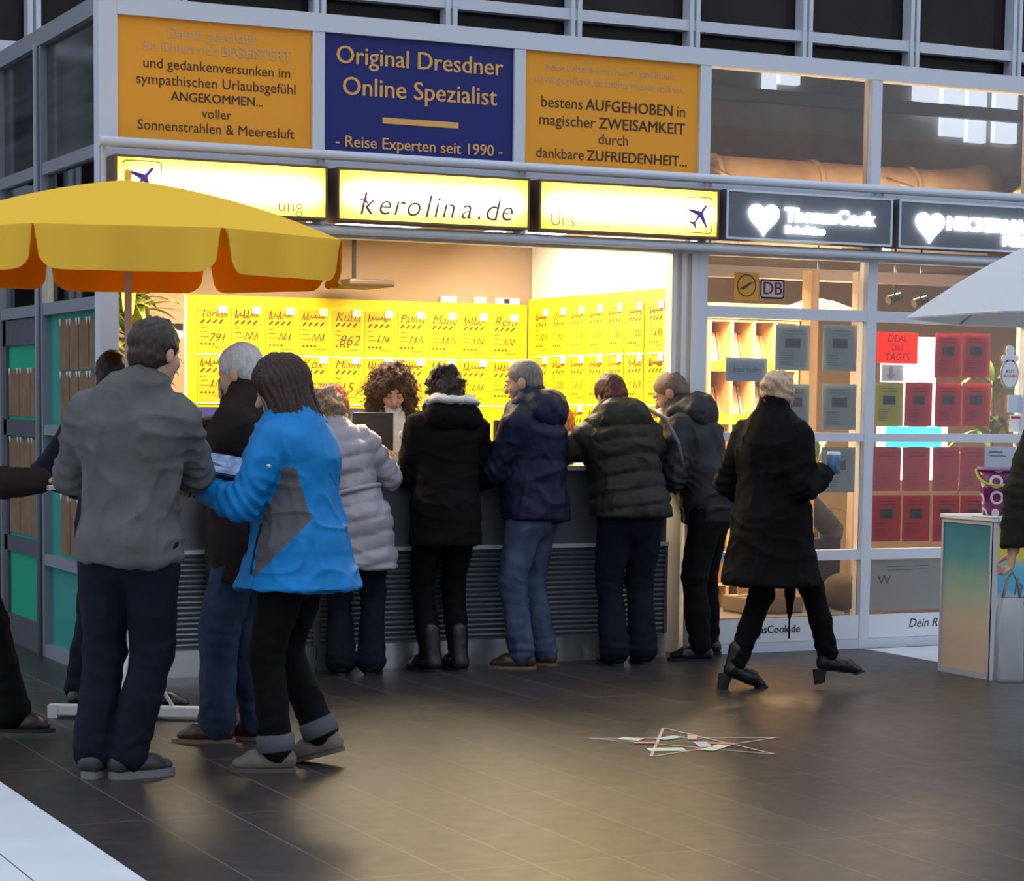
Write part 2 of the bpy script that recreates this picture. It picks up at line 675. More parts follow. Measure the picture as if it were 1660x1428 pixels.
p1 = panel(PX_[0]+.095, PX_[1]-.034, ORANGE, 'orange sign board at the corner reading ANGEKOMMEN and voller Sonnenstrahlen')
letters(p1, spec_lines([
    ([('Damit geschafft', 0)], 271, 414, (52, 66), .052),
    ([('Sie fühlen sich', 0), ('BEGEISTERT', 1)], 229, 470, (73, 93), .055)], D+.02), GLAREINK, D+.019, 'glare_lettering')
letters(p1, spec_lines([
    ([('und gedankenversunken im', 0)], 231, 469, (100, 121), .055),
    ([('sympathischen Urlaubsgefühl', 0)], 220, 478, (127, 146), .055),
    ([('ANGEKOMMEN...', 1)], 277, 426, (155, 168), .058),
    ([('voller', 0)], 327, 375, (184, 188), .05),
    ([('Sonnenstrahlen & Meeresluft', 0)], 222, 476, (201, 219), .055)], D+.02), INK, D+.019)
p2 = panel(PX_[1]+.034, PX_[2]-.034, NAVY, 'dark blue sign board with orange lettering Original Dresdner Online Spezialist')
letters(p2, spec_lines([
    ([('Original Dresdner', 1)], 544, 814, (92, 108), .11),
    ([('Online Spezialist', 1)], 554, 804, (141, 158), .11),
    ([('- Reise Experten seit 1990 -', 1)], 543, 813, (229, 246), .08)], D+.02), GOLD, D+.019)
a, b = at(620, 196, D+.02), at(743, 203, D+.02)
obj('underline', box(a.x, b.x, D+.017, D+.0195, (a.z+b.z)/2-.016, (a.z+b.z)/2+.016), GOLD, p2)
p3 = panel(PX_[2]+.034, PX_[3]-.034, ORANGE, 'orange sign board reading bestens AUFGEHOBEN in magischer ZWEISAMKEIT')
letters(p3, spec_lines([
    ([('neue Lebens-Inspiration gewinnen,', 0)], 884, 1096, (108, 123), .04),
    ([('unvergessliche Strandharmonie spüren,', 0)], 867, 1108, (127, 145), .04)], D+.02), GLAREINK, D+.019, 'glare_lettering')
letters(p3, spec_lines([
    ([('bestens', 0), ('AUFGEHOBEN', 1), ('in', 0)], 876, 1109, (166, 181), .056),
    ([('magischer', 0), ('ZWEISAMKEIT', 1)], 873, 1110, (196, 208), .056),
    ([('durch', 0)], 969, 1017, (226, 229), .05),
    ([('dankbare', 0), ('ZUFRIEDENHEIT...', 1)], 868, 1113, (248, 262), .056)], D+.02), INK, D+.019)

# ------------------------------------------------------------------ yellow light boxes
YACR = translucent('yellow_acrylic', (1.0, .80, .13), .12)
INSIDE = mat('grey_reflector', (.35, .35, .34), .6)
BROWNCASE = mat('bronze_case', (.16, .09, .05), .4, .3)
PURPLE = mat('purple_vinyl', (.12, .04, .42), .4)
SCRIPT = mat('dark_script_vinyl', (.10, .05, .14), .4)
LBY = D-.15


def lightbox(px0, px1, label, power=13):
    a, b = at(px0[0], px0[1], LBY), at(px1[0], px1[1], LBY)
    x0, x1, z0, z1 = a.x, b.x, 2.413, 2.692
    bm = bmesh.new()
    t = .012
    bx(bm, x0, x1, D-.012, D-.004, z0, z1)
    bx(bm, x0, x0+t, LBY-.004, D-.012, z0, z1)
    bx(bm, x1-t, x1, LBY-.004, D-.012, z0, z1)
    bx(bm, x0+t, x1-t, LBY-.004, D-.012, z0, z0+t)
    bx(bm, x0+t, x1-t, LBY-.004, D-.012, z1-t, z1)
    o = obj('light_box', bm, BROWNCASE)
    tag(o, label, 'illuminated sign')
    bm = bmesh.new()
    bm.faces.new([bm.verts.new(q) for q in ((x0+t, LBY, z0+t), (x1-t, LBY, z0+t), (x1-t, LBY, z1-t), (x0+t, LBY, z1-t))])
    obj('sign_face', bm, YACR, o)
    bm = bmesh.new()
    bx(bm, x0+t, x1-t, D-.02, D-.013, z0+t, z1-t)
    obj('reflector', bm, INSIDE, o)
    l = area('sign_tube', ((x0+x1)/2, LBY+.058, (z0+z1)/2), (x1-x0-.11, .03), power, (1, .97, .88), (-math.pi/2, 0, 0))
    return o, x0, x1, z0, z1


def plane_icon(bm, cx, cz, s, rot, y):
    """aeroplane seen from above as a flat shape"""
    sh = [(0, 1), (.09, .8), (.1, .28), (.95, -.22), (.95, -.36), (.1, -.12), (.075, -.62), (.34, -.84), (.34, -.95), (0, -.84)]
    sh = sh + [(-a, b) for a, b in sh[::-1][1:-1]]
    c, q = math.cos(rot), math.sin(rot)
    vs = [bm.verts.new((cx+s*(a*c-b*q), y, cz+s*(a*q+b*c))) for a, b in sh]
    bm.faces.new(vs)
    for ex in (-.52, -.3, .3, .52):
        a, b = ex, .12-abs(ex)*.52
        p = [(a-.04, b), (a+.04, b), (a+.04, b+.16), (a-.04, b+.16)]
        bm.faces.new([bm.verts.new((cx+s*(u*c-v*q), y, cz+s*(u*q+v*c))) for u, v in p])
    bm.normal_update()
    bmesh.ops.triangulate(bm, faces=[f for f in bm.faces if len(f.verts) > 4])


def frame_round(bm, cx, cz, w_, h_, r, t, y):
    pts = []
    for qx, qz, a0 in ((1, 1, 0), (-1, 1, 90), (-1, -1, 180), (1, -1, 270)):
        for k in range(5):
            a = math.radians(a0+k*22.5)
            pts.append((cx+qx*(w_/2-r)+r*math.cos(a), cz+qz*(h_/2-r)+r*math.sin(a)))
    pts.append(pts[0])
    b2 = bmesh.new()
    stroke(b2, pts, t, 0)
    for v in b2.verts:
        v.co.y += y
    me = bpy.data.meshes.new('q')
    b2.to_mesh(me)
    b2.free()
    bm.from_mesh(me)
    bpy.data.meshes.remove(me)


lb1, x0, x1, z0, z1 = lightbox((186, 247), (531, 271), 'yellow light box at the corner, its left end above the parasol')
a = at(232, 290, LBY)
bm = bmesh.new()
plane_icon(bm, a.x, a.z, .085, math.radians(-42), LBY-.003)
obj('aeroplane_mark', bm, PURPLE, lb1)
bm = bmesh.new()
frame_round(bm, a.x-.005, a.z-.01, .20, .20, .02, .005, LBY-.003)
obj('mark_frame', bm, SCRIPT, lb1)
a = at(470, 334, LBY)
letters(lb1, [('ung', a.x, a.z, .10, -.006, 0, 'CENTER')], mat('faint_vinyl', (.55, .42, .10), .5), LBY-.002)
lb2, x0, x1, z0, z1 = lightbox((547, 274), (859, 294), 'yellow light box in the middle with thin purple handwriting')
a, b = at(585, 328, LBY), at(822, 340, LBY)
letters(lb2, [(ch, a.x+(b.x-a.x)*f, (a.z+b.z)/2-.01, .175 if ch in 'kld' else .165, -.004, .25, 'CENTER') for ch, f in
              zip('kerolina.de', (.03, .15, .245, .345, .44, .50, .585, .71, .80, .885, .99))], SCRIPT, LBY-.002)
a = at(592, 326, LBY)
bm = bmesh.new()
plane_icon(bm, a.x, a.z, .035, math.radians(-30), LBY-.004)
obj('aeroplane_mark', bm, PURPLE, lb2)
lb3, x0, x1, z0, z1 = lightbox((874, 294), (1166, 310), 'yellow light box with an aeroplane sign at its right end')
a = at(1134, 349, LBY)
bm = bmesh.new()
plane_icon(bm, a.x, a.z, .082, math.radians(-38), LBY-.003)
obj('aeroplane_mark', bm, PURPLE, lb3)
bm = bmesh.new()
frame_round(bm, a.x-.005, a.z, .17, .20, .02, .005, LBY-.003)
obj('mark_frame', bm, SCRIPT, lb3)
a = at(912, 357, LBY)
letters(lb3, [('Uns', a.x, a.z, .10, -.006, 0, 'CENTER')], mat('faint_vinyl'), LBY-.002)

# ------------------------------------------------------------------ grey signs with lit letters
SLATE = mat('slate_sign_case', (.115, .135, .165), .45)
LITW = mat('lit_white_letters', (1, 1, 1), .5, emit=(1.0, .97, .92), estr=5.5)


def heart(bm, cx, cz, s, y0, y1):
    pts = []
    for k in range(40):
        t = 2*math.pi*k/40
        pts.append((cx+s*16*math.sin(t)**3/17, cz+s*(13*math.cos(t)-5*math.cos(2*t)-2*math.cos(3*t)-math.cos(4*t))/17))
    prism(bm, pts, 'y', y0, y1)


def darksign(pa, pb, label, hpx, lines):
    a, b = at(pa[0], pa[1], LBY), at(pb[0], pb[1], LBY)
    x0, x1, z0, z1 = a.x, b.x, 2.418, 2.70
    o = obj('shop_sign', box(x0, x1, LBY, D-.004, z0, z1), SLATE)
    tag(o, label, 'illuminated sign')
    bm = bmesh.new()
    for q in ((x0, x1, z0, z0+.012), (x0, x1, z1-.012, z1), (x0, x0+.012, z0+.012, z1-.012), (x1-.012, x1, z0+.012, z1-.012)):
        bx(bm, q[0], q[1], LBY-.006, LBY, q[2], q[3])
    obj('rim', bm, ALU, o)
    c = at(hpx[0], hpx[1], LBY)
    bm = bmesh.new()
    heart(bm, c.x, c.z, .108, LBY-.02, LBY-.001)
    obj('heart', bm, LITW, o)
    runs = []
    for s, xl, xr, yl, yr, sz, wt in lines:
        a, b = at(xl, yl, LBY), at(xr, yr, LBY)
        runs += [(q[0], q[1], q[2], q[3], .035, 0, 'LEFT') for q in line_runs([(s, 1)], (a.x+b.x)/2, (a.z+b.z)/2, b.x-a.x, sz)]
    bm = bmesh.new()
    text_bm(bm, runs)
    ext = bmesh.ops.extrude_face_region(bm, geom=bm.faces[:])
    for v in ext['geom']:
        if isinstance(v, bmesh.types.BMVert):
            v.co.y -= .018
    for v in bm.verts:
        v.co.y += LBY
    obj('lit_lettering', bm, LITW, o)
    return o


darksign((1178, 312), (1447, 330), 'grey sign with a lit heart and ThomasCook letters right of the yellow boxes', (1237, 353),
         [('ThomasCook', 1272, 1416, 349, 357, .1, 1), ('Reisebüro', 1272, 1334, 372, 376, .06, 1)])
darksign((1458, 330), (1760, 348), 'grey sign with a lit heart and NECKERMANN letters cut by the picture edge', (1506, 366),
         [('NECKERMANN', 1534, 1694, 363, 372, .1, 1), ('reisen', 1624, 1682, 388, 392, .09, 1)])

# ------------------------------------------------------------------ reflections in the upper panes: ducts, roof beams and windows built behind them
REFL_DUCT = mat('reflected_duct_brown', (.36, .25, .17), .5, .3, vary=.25, vscale=4)
REFL_BEAM = mat('reflected_beam_brown', (.27, .19, .13), .6)
bm = bmesh.new()
tube(bm, [(7.8, 13.3, 2.97), (9.6, 13.3, 2.97), (9.95, 13.3, 3.0), (10.15, 13.45, 3.05)], .17, 20)
for x in (7.8, 8.6, 9.4):
    tube(bm, [(x-.02, 13.3, 2.97), (x+.02, 13.3, 2.97)], .185, 20)
tag(obj('reflected_duct', bm, REFL_DUCT), 'thick horizontal brown duct, a reflection in the upper panes built behind them', 'duct')
bm = bmesh.new()
tube(bm, [(9.9, 12.6, 2.80), (10.8, 13.6, 3.02), (12.0, 14.4, 3.2)], .17, 18)
tag(obj('reflected_duct', bm, REFL_DUCT), 'slanting brown duct, a reflection in the second upper pane built behind it', 'duct')
for k, (y, z, lab) in enumerate(((14.6, 3.17, 'front'), (15.4, 3.3, 'rear'))):
    bm = bmesh.new()
    bx(bm, 6.7, 14.3, y-.06, y+.06, z-.10, z-.085)
    bx(bm, 6.7, 14.3, y-.06, y+.06, z+.085, z+.10)
    bx(bm, 6.7, 14.3, y-.01, y+.01, z-.085, z+.085)
    tag(obj('reflected_beam', bm, REFL_BEAM), '%s brown steel roof beam reflected in the upper panes, built behind them' % lab, 'beam')
for k, (x, lab) in enumerate(((7.35, 'left'), (8.75, 'right'))):
    bm = bmesh.new()
    tube(bm, [(x, 12.0, 2.8), (x+.8, 14.4, 3.3)], .012, 8)
    tube(bm, [(x+.5, 12.0, 2.72), (x+1.3, 14.4, 3.27)], .012, 8)
    tag(obj('reflected_rods', bm, REFL_BEAM), '%s pair of thin slanting rods reflected in the upper panes, built behind them' % lab, 'rod')
REFL_WINDOW = mat('reflected_window_glow', (.8, .85, .9), .4, emit=(.78, .86, 1.0), estr=.85)  # glowing panes added for windows reflected in the glass
for xa, ya, xb, yb, lab in ((1240, 114, 1258, 152, 'narrow bright pane standing for a window reflected in the first upper pane'), (1264, 116, 1296, 138, 'short bright pane standing for a window reflected in the first upper pane'),
        (1484, 136, 1521, 186, 'first bright pane standing for a window reflected in the second upper pane'), (1529, 138, 1562, 222, 'second bright pane standing for a window reflected in the second upper pane'),
        (1570, 141, 1597, 232, 'third bright pane standing for a window reflected in the second upper pane'), (1614, 146, 1647, 233, 'fourth bright pane standing for a window reflected in the second upper pane')):
    a, b = at(xa, ya, 15.88), at(xb, yb, 15.88)
    o = obj('reflected_pane', box(a.x, b.x, 15.87, 15.9305, b.z, min(a.z, 4.19)), REFL_WINDOW)
    tag(o, lab, 'window pane')
a = at(1290, 160, 15.7)
tag(obj('reflected_beam', box(6.7, 14.3, 15.66, 15.74, a.z-.05, a.z+.05), mat('reflected_beam_grey_blue', (.30, .36, .40), .5)), 'grey-blue level beam reflected high in the upper panes, built behind them', 'beam')
# ------------------------------------------------------------------ sales room
OAK = mat('oak_veneer', (.62, .40, .20), .5, vary=.15, vscale=3, stretch=(6, 6, .6))
YBOARD = mat('yellow_display_board', (.92, .72, .015), .5)
YSHEET = mat('yellow_offer_sheet', (.82, .52, .012), .55, vary=.05, vscale=5)
OSHEET = mat('orange_offer_sheet', (.90, .47, .02), .55)
PEN = mat('brown_marker_ink', (.10, .045, .012), .6)
HOLDER = mat('white_sheet_holder', (.95, .95, .92), .25, spec=.7)
COUNT = mat('grey_counter_front', (.16, .17, .19), .4, .3, bump=.02, bscale=80)
LOUV = mat('ribbed_grey_metal', (.20, .225, .25), .38, .5)

t = empty('yellow_board', (0, 0, 0))
tag(t, 'long yellow display board along the back wall behind the counter', 'display board')
obj('board_panel', box(4.242, XR-.02, YB-.01, YB+.03, 1.42, 2.113), YBOARD, t)
obj('board_panel', box(5.55, XR-.02, YB-.01, YB+.03, 1.0, 1.42), YBOARD, t)
obj('white_edge', box(4.225, 4.242, YB-.015, YB+.03, 1.0, 2.113), WHITE, t)
t = obj('yellow_board', box(XR-.01, XR+.025, 11.60, YB-.012, 1.02, 2.15), YBOARD)
tag(t, 'yellow display board on the right wall of the sales room', 'display board')
tag(obj('blue_cabinet', box(4.242, 5.545, YB-.02, YB+.03, 0, 1.415), mat('blue_cabinet_front', (.05, .05, .28), .5)), 'dark blue cabinet front below the long yellow board', 'cabinet')


def pts_line(rng, x0, x1, z, amp, n):
    return [(x0+(x1-x0)*i/n, z+rng.uniform(-amp, amp)) for i in range(n+1)]


def scribble(bm, rng, w, h, word=None, num=None, big=False):
    """a price poster's handwriting: a name, four dashes, small lines and a price; origin at the sheet's lower left"""
    if word:
        sz = .085 if not big else .10
        ww = text_w(word, sz, -.01)
        k = min(1, w*.84/ww)
        text_bm(bm, [(word, w*.08, h*.86, sz*k, -.006, .3, 'LEFT')])
    else:
        n = rng.randint(5, 8)
        x = w*.1
        for i in range(n):
            stp = w*.78/n
            q = rng.random()
            zz = h*.86
            hh = .045 if i == 0 or q < .25 else .018
            stroke(bm, [(x, zz-hh*.5), (x+stp*.45, zz+hh*.6), (x+stp*.5, zz-hh*.5), (x+stp, zz-hh*.2)], .0045)
            x += stp
    for i in range(4):
        x = w*(.12+.2*i)
        stroke(bm, [(x, h*.66), (x+w*.1, h*.725)], .010)
    for r in range(3):
        stroke(bm, pts_line(rng, w*.1, w*(.28+.05*r), h*(.56-.1*r), .004, 5), .003)
    if num:
        text_bm(bm, [(num, w*.92, h*.34, .095 if big else .075, -.006, .3, 'RIGHT')])
    else:
        for i in range(3):
            x = w*(.42+.16*i)
            stroke(bm, [(x, h*.32), (x+w*.1, h*.48), (x+w*.02+rng.uniform(0, .03), h*.36), (x+w*.11, h*.34)], .0045)
    for i in range(4):
        x = w*(.1+.13*i)
        stroke(bm, [(x, h*.20), (x+w*.05, h*.235), (x+w*.03, h*.19), (x+w*.08, h*.21)], .004)
    stroke(bm, pts_line(rng, w*.5, w*.9, h*.13, .006, 6), .003)


def offer(loc, rz, w, h, seed, label, group, m, word=None, num=None, big=False, clip=True):
    rng = random.Random(seed)
    o = obj('offer_sheet', box(0, w, 0, .004, 0, h), m)
    o.location = loc
    o.rotation_euler = (0, 0, rz)
    tag(o, label, 'price sheet', group)
    bm = bmesh.new()
    scribble(bm, rng, w, h, word, num, big)
    obj('handwriting', bm, PEN, o)
    bm = bmesh.new()
    bx(bm, -.006, w+.006, -.003, -.0005, -.012, -.002)
    if clip:
        bx(bm, w-.065, w-.008, -.008, -.0005, h-.035, h+.012)
    obj('holder', bm, HOLDER if clip else YSHEET, o)
    return o


num_w = ('first', 'second', 'third', 'fourth', 'fifth', 'sixth', 'seventh', 'eighth', 'ninth', 'tenth')
words = {(0, 4): ('Kuba', '862', True), (1, 4): ('Miami', '15..', True), (0, 6): ('Palma', None, False), (0, 7): ('Malle', None, False), (0, 9): ('Rom', None, False),
         (0, 0): ('Türkei', '791', False), (1, 3): ('Kos', '572', False)}
for r, zb in enumerate((1.752, 1.452)):
    for c in range(10):
        x = 4.31+.2235*c
        wd, nm, bg_ = words.get((r, c), (None, None, False))
        lab = 'yellow price sheet on the back board, %s row, %s from its left end' % (('top', 'second')[r], num_w[c])
        if bg_:
            lab = 'yellow price sheet with the large word %s, on the back board' % wd
        if (r, c) == (0, 9):
            lab = 'orange price sheet in the top row beside the inner corner of the boards'
        offer((x, YB-.015, zb), 0, .198, .285, 100*r+c, lab, 'price sheets on the long back board', OSHEET if (r, c) == (0, 9) else YSHEET, wd, nm, bg_)
for r, zb in enumerate((1.778, 1.468, 1.160)):
    for c in range(7):
        y = 13.45-.256*c
        lab = 'yellow price sheet on the right-hand board, %s row, %s from the inner corner' % (('top', 'middle', 'bottom')[r], num_w[c])
        offer((XR-.016, y, zb), -math.pi/2, .205, .29, 1000+100*r+c, lab, 'price sheets on the right-wall board', YSHEET)

# things above the boards
for k, (xa, xb, lab) in enumerate(((715, 740, 'small white paper packet lying on top of the yellow board, leftmost of three'), (770, 788, 'small white packet on top of the yellow board, between two others'), (805, 842, 'small white and black box on top of the yellow board near the corner'))):
    a, b = at(xa, 486, YB), at(xb, 486, YB)
    bm = box(a.x, b.x, YB-.01, YB+.03, 2.114, 2.155)
    o = obj('paper_packet', bevel(bm, .003), WHITE)
    tag(o, lab, 'packet')
    if k == 2:
        obj('black_print', box(a.x+.05, a.x+.09, YB-.013, YB-.0102, 2.12, 2.15), BLACK, o)
a, b = at(548, 462, 13.2), at(622, 470, 13.2)
bm = bmesh.new()
bx(bm, a.x, b.x, 13.0, 13.45, 2.17, 2.215)
o = obj('air_unit', bevel(bm, .015), mat('brown_grey_unit', (.07, .045, .035), .5))
tag(o, 'flat dark unit hanging above the back board beside the parasol', 'air unit')
obj('hanger', box(a.x+.1, a.x+.12, 13.2, 13.22, 2.215, CEIL), BLACK, o)

# ceiling lamps of the sales room and the shop
LAMPG = mat('lamp_diffuser', (1, 1, 1), .5, emit=(1.0, .86, .62), estr=6.0)


def ceiling_lamp(x, y, sx_, sy_, label, grid=False, z=CEIL):
    bm = bmesh.new()
    for q in ((x-sx_/2-.02, x-sx_/2, y-sy_/2-.02, y+sy_/2+.02), (x+sx_/2, x+sx_/2+.02, y-sy_/2-.02, y+sy_/2+.02), (x-sx_/2, x+sx_/2, y-sy_/2-.02, y-sy_/2), (x-sx_/2, x+sx_/2, y+sy_/2, y+sy_/2+.02)):
        bx(bm, *q, z-.04, z)
    o = obj('ceiling_lamp', bm, WHITE)
    tag(o, label, 'lamp')
    obj('diffuser', box(x-sx_/2, x+sx_/2, y-sy_/2, y+sy_/2, z-.015, z-.008), LAMPG, o)
    if grid:
        bm = bmesh.new()
        for k in range(1, 7):
            q = x-sx_/2+sx_*k/7
            bx(bm, q-.004, q+.004, y-sy_/2, y+sy_/2, z-.04, z-.016)
        for k in range(1, 4):
            q = y-sy_/2+sy_*k/4
            bx(bm, x-sx_/2, x+sx_/2, q-.004, q+.004, z-.038, z-.018)
        obj('louvre_grid', bm, mat('grid_metal', (.7, .62, .5), .4, .5), o)


ceiling_lamp(4.05, 12.45, .5, .85, 'square ceiling lamp over the left part of the sales room')
ceiling_lamp(5.0, 12.45, .5, .85, 'square ceiling lamp over the middle of the sales room')
ceiling_lamp(5.95, 12.45, .5, .85, 'square ceiling lamp near the right wall of the sales room')
ceiling_lamp(7.9, 12.75, .75, .6, 'ceiling lamp with a metal grid behind the transom pane of the shop', True)
ceiling_lamp(9.1, 12.75, .75, .5, 'long ceiling lamp behind the second transom pane', True)

ceiling_lamp(4.2, 14.8, .75, .75, 'added ceiling lamp in the unseen back room behind the side panes')  # fitting added for the back room fill
# left end of the sales room: brown partition, mirror lamp and a palm
tag(obj('brown_panel', box(4.0, 4.222, YB-.03, YB+.025, 0, 2.5), mat('tan_panel', (.50, .33, .22), .6)), 'tan wall panel at the left end of the yellow board', 'panel')
t = empty('wall_lamp', (4.13, YB-.04, 1.86))
tag(t, 'small oval white lamp beside the left end of the yellow board', 'lamp')
bm = bmesh.new()
bmesh.ops.create_uvsphere(bm, u_segments=20, v_segments=12, radius=1, matrix=Matrix.Diagonal((.085, .045, .035, 1)))
obj('lamp_shade', bm, mat('lit_lamp_glass', (1, 1, 1), .4, emit=(1, .97, .92), estr=3.0), t, True)
obj('lamp_bracket', box(-.08, .08, 0, .02, .03, .07), BLACK, t)
LEAFY = mat('yellow_green_leaf', (.36, .40, .07), .5, vary=.35, vscale=9)
LEAFG = mat('green_leaf', (.09, .20, .045), .5, vary=.35, vscale=9)
TERRA = mat('dark_pot', (.09, .07, .06), .6)


def leaf(bm, p, d, up, ln, wd, droop, n=7, mi=0):
    """a blade from p along d, bending down"""
    d = Vector(d).normalized()
    s = d.cross(Vector(up)).normalized()
    prev = None
    for i in range(n+1):
        q = i/n
        c = Vector(p)+d*ln*q+Vector((0, 0, -droop*ln*q*q))
        hw = wd*math.sin(math.pi*min(.97, q*.92+.06))*.5
        a, m2, b = bm.verts.new(c-s*hw+Vector((0, 0, hw*.25))), bm.verts.new(c), bm.verts.new(c+s*hw+Vector((0, 0, hw*.25)))
        if prev:
            for f in ((prev[0], prev[1], m2, a), (prev[1], prev[2], b, m2)):
                f = bm.faces.new(f)
                f.smooth = True
                f.material_index = mi
        prev = (a, m2, b)


def plant(loc, label, h, n, ln, wd, seed, m, sp=.9, potr=.16, poth=.3):
    rng = random.Random(seed)
    o = empty('potted_palm', loc)
    tag(o, label, 'plant')
    bm = lathe(bmesh.new(), [(0, 0), (potr*.75, 0), (potr, poth), (potr*.92, poth), (potr*.9, poth-.03), (0, poth-.03)])
    obj('pot', bm, TERRA, o)
    bm = bmesh.new()
    tube(bm, [(0, 0, poth-.03), (.01, .01, h*.5), (0, 0, h)], [.02, .016, .01])
    obj('stem', bm, mat('brown_stem', (.16, .10, .05), .7), o)
    bm = bmesh.new()
    for k in range(n):
        a = rng.uniform(0, 2*math.pi)
        z = poth+.1+(h-poth-.1)*math.sqrt(rng.random())
        el = rng.uniform(.2, 1.2)
        leaf(bm, (0, 0, z), (math.cos(a)*sp, math.sin(a)*sp, el), (0, 0, 1), ln*rng.uniform(.7, 1.1), wd*rng.uniform(.7, 1.2), rng.uniform(.3, .8))
    obj('foliage', bm, m, o)
    return o


plant((3.72, 13.0, 0), 'yellow-green palm at the left end of the sales room behind the parasol pole', 2.1, 190, .42, .06, 3, LEAFY)

# ------------------------------------------------------------------ counter
for k, (x0, x1, lab) in enumerate(((3.235, 4.305, 'grey counter unit at the left, behind the people at the parasol'), (4.313, 5.485, 'grey counter unit in the middle under the curly haired clerk'), (5.500, 6.48, 'grey counter unit at the right end, beside the white jamb'))):
    o = obj('counter_unit', box(x0, x1, D+.02, D+.42, .06, 1.085), COUNT)
    tag(o, lab, 'counter', 'counter units')
    bm = bmesh.new()
    prof = [(D+.018, .155)]
    ns = 17
    for q in range(ns):
        z = .155+(.635-.155)*q/ns
        dz = (.635-.155)/ns
        prof += [(D+.004, z+dz*.12), (D-.002, z+dz*.45), (D+.002, z+dz*.7), (D+.016, z+dz*.98)]
    prof += [(D+.019, .635)]
    prism(bm, prof, 'x', x0+.02, x1-.02)
    obj('ribbed_panel', bm, LOUV, o)
    obj('ledge', box(x0, x1, D-.012, D+.019, .65, .672), ALU, o)
    obj('kick_plate', box(x0, x1, D+.004, D+.019, .0, .14), mat('kick_plate_steel', (.62, .64, .66), .26, .85), o)
    obj('end_post', box(x1-.019, x1, D-.006, D+.019, .14, .65), ALUD, o)
bm = box(3.235, 6.48, D-.06, D+.47, 1.088, 1.118)
tag(obj('worktop', bevel(bm, .006), mat('white_worktop', (.80, .78, .74), .35)), 'white worktop running along the whole grey counter', 'worktop')


def monitor(loc, rz, w_, h_, label):
    o = empty('computer_monitor', loc, rz)
    tag(o, label, 'monitor')
    bm = box(-w_/2, w_/2, -.012, .016, .05, .05+h_)
    obj('screen_back', bevel(bm, .005), mat('dark_monitor_case', (.055, .045, .042), .4), o)
    bm = bmesh.new()
    bx(bm, -.02, .02, .016, .035, .012, .05+h_*.5)
    obj('stand', bm, BLACK, o)
    obj('foot', bevel(box(-.11, .11, -.05, .09, 0, .012), .003), BLACK, o)


a = at(604, 755, D+.3)
monitor((a.x, D+.30, 1.118), math.radians(-6), .235, .235, 'dark monitor on the worktop in front of the curly haired clerk')
a = at(812, 740, D+.3)
monitor((a.x+.06, D+.30, 1.118), math.radians(15), .24, .20, 'dark monitor on the worktop between the black coat and the navy jacket')
for px_, lab, sz in ((662, 'white papers on the worktop under the clerk hands', .2), (1090, 'sheet of paper on the right end of the worktop', .15), (940, 'sheet of paper on the worktop by the puffer jacket', .18)):
    a = at(px_, 750, D+.1)
    bm = bmesh.new()
    for q in range(3):
        bx(bm, a.x-sz/2+.01*q, a.x+sz/2+.012*q, D+.02+.008*q, D+.02+sz*1.2+.008*q, 1.1185+.0012*q, 1.1195+.0012*q)
    tag(obj('papers', bm, mat('white_paper', (.85, .85, .84), .6)), lab, 'papers')

# ------------------------------------------------------------------ shop behind the glass
t = empty('brochure_shelf', (0, 0, 0))
tag(t, 'oak brochure shelf behind the left shop window', 'shelf')
sx0, sx1, sy = at(1150, 600, 13.3).x, at(1292, 600, 13.3).x, 13.3
bm = bmesh.new()
xs = [sx0+(sx1-sx0)*k/4 for k in range(5)]
for x in xs:
    bx(bm, x-.012, x+.012, sy, sy+.28, 0, 2.05)
obj('uprights', bm, OAK, t)
zs = [.25, .62, .99, 1.36, 1.72, 2.05]
bm = bmesh.new()
for z in zs:
    for k in range(4):
        bx(bm, xs[k]+.012, xs[k+1]-.012, sy+.005, sy+.28, z-.015, z)
obj('shelf_boards', bm, OAK, t)
obj('back_panel', box(sx0, sx1, sy+.281, sy+.29, 0, 2.05), OAK, t)
obj('top_panel', box(sx0-.02, sx1+.02, sy-.01, sy+.3, 2.055, 2.16), OAK, t)
YSTRIP = mat('yellow_shelf_strip', (.85, .75, .02), .5)
for z in zs[1:-1]:
    for k in range(3):
        obj('price_strip', box(xs[k]+.012, xs[k+1]-.012, sy-.004, sy+.001, z-.02, z+.05), YSTRIP, t)
BCOL = [(.75, .62, .50), (.65, .42, .32), (.80, .74, .66), (.55, .30, .20), (.70, .55, .30), (.40, .45, .55), (.72, .40, .36)]
rng = random.Random(11)
rown = ('bottom', 'lower', 'middle', 'upper', 'top')
coln = ('leftmost', 'second', 'third', 'rightmost')
for zi in range(5):
    for k in range(4):
        for q in range(2):
            x = xs[k]+.02+q*.125
            hh = .23+.03*rng.random()
            bm = bmesh.new()
            prism(bm, [(sy+.09, zs[zi]+.001), (sy+.13, zs[zi]+.001), (sy+.21, zs[zi]+hh), (sy+.17, zs[zi]+hh)], 'x', x, x+.115)
            c = BCOL[rng.randrange(7)]
            o = obj('brochure_stack', bm, mat('brochure_print_%d' % rng.randrange(7), c, .45, vary=.35, vscale=18))
            tag(o, 'brochure stack on the oak shelf, %s board, %s bay, %s one' % (rown[zi], coln[k], ('left', 'right')[q]), 'brochures', 'brochures on the oak shelf')
# wooden pillar between the posters, pale pillar at the mullion
tag(obj('wooden_pillar', box(at(1312, 600, D+.45).x, at(1325, 600, D+.45).x, D+.45, D+.55, 0, 2.3), OAK), 'oak upright between the two columns of grey posters', 'pillar')
tag(obj('pale_pillar', box(at(1386, 650, D+.40).x, at(1399, 650, D+.40).x, D+.40, D+.46, 0, 2.3), mat('pale_pillar_paint', (.70, .55, .45), .6)), 'pale narrow upright beside the middle mullion inside the shop', 'pillar')
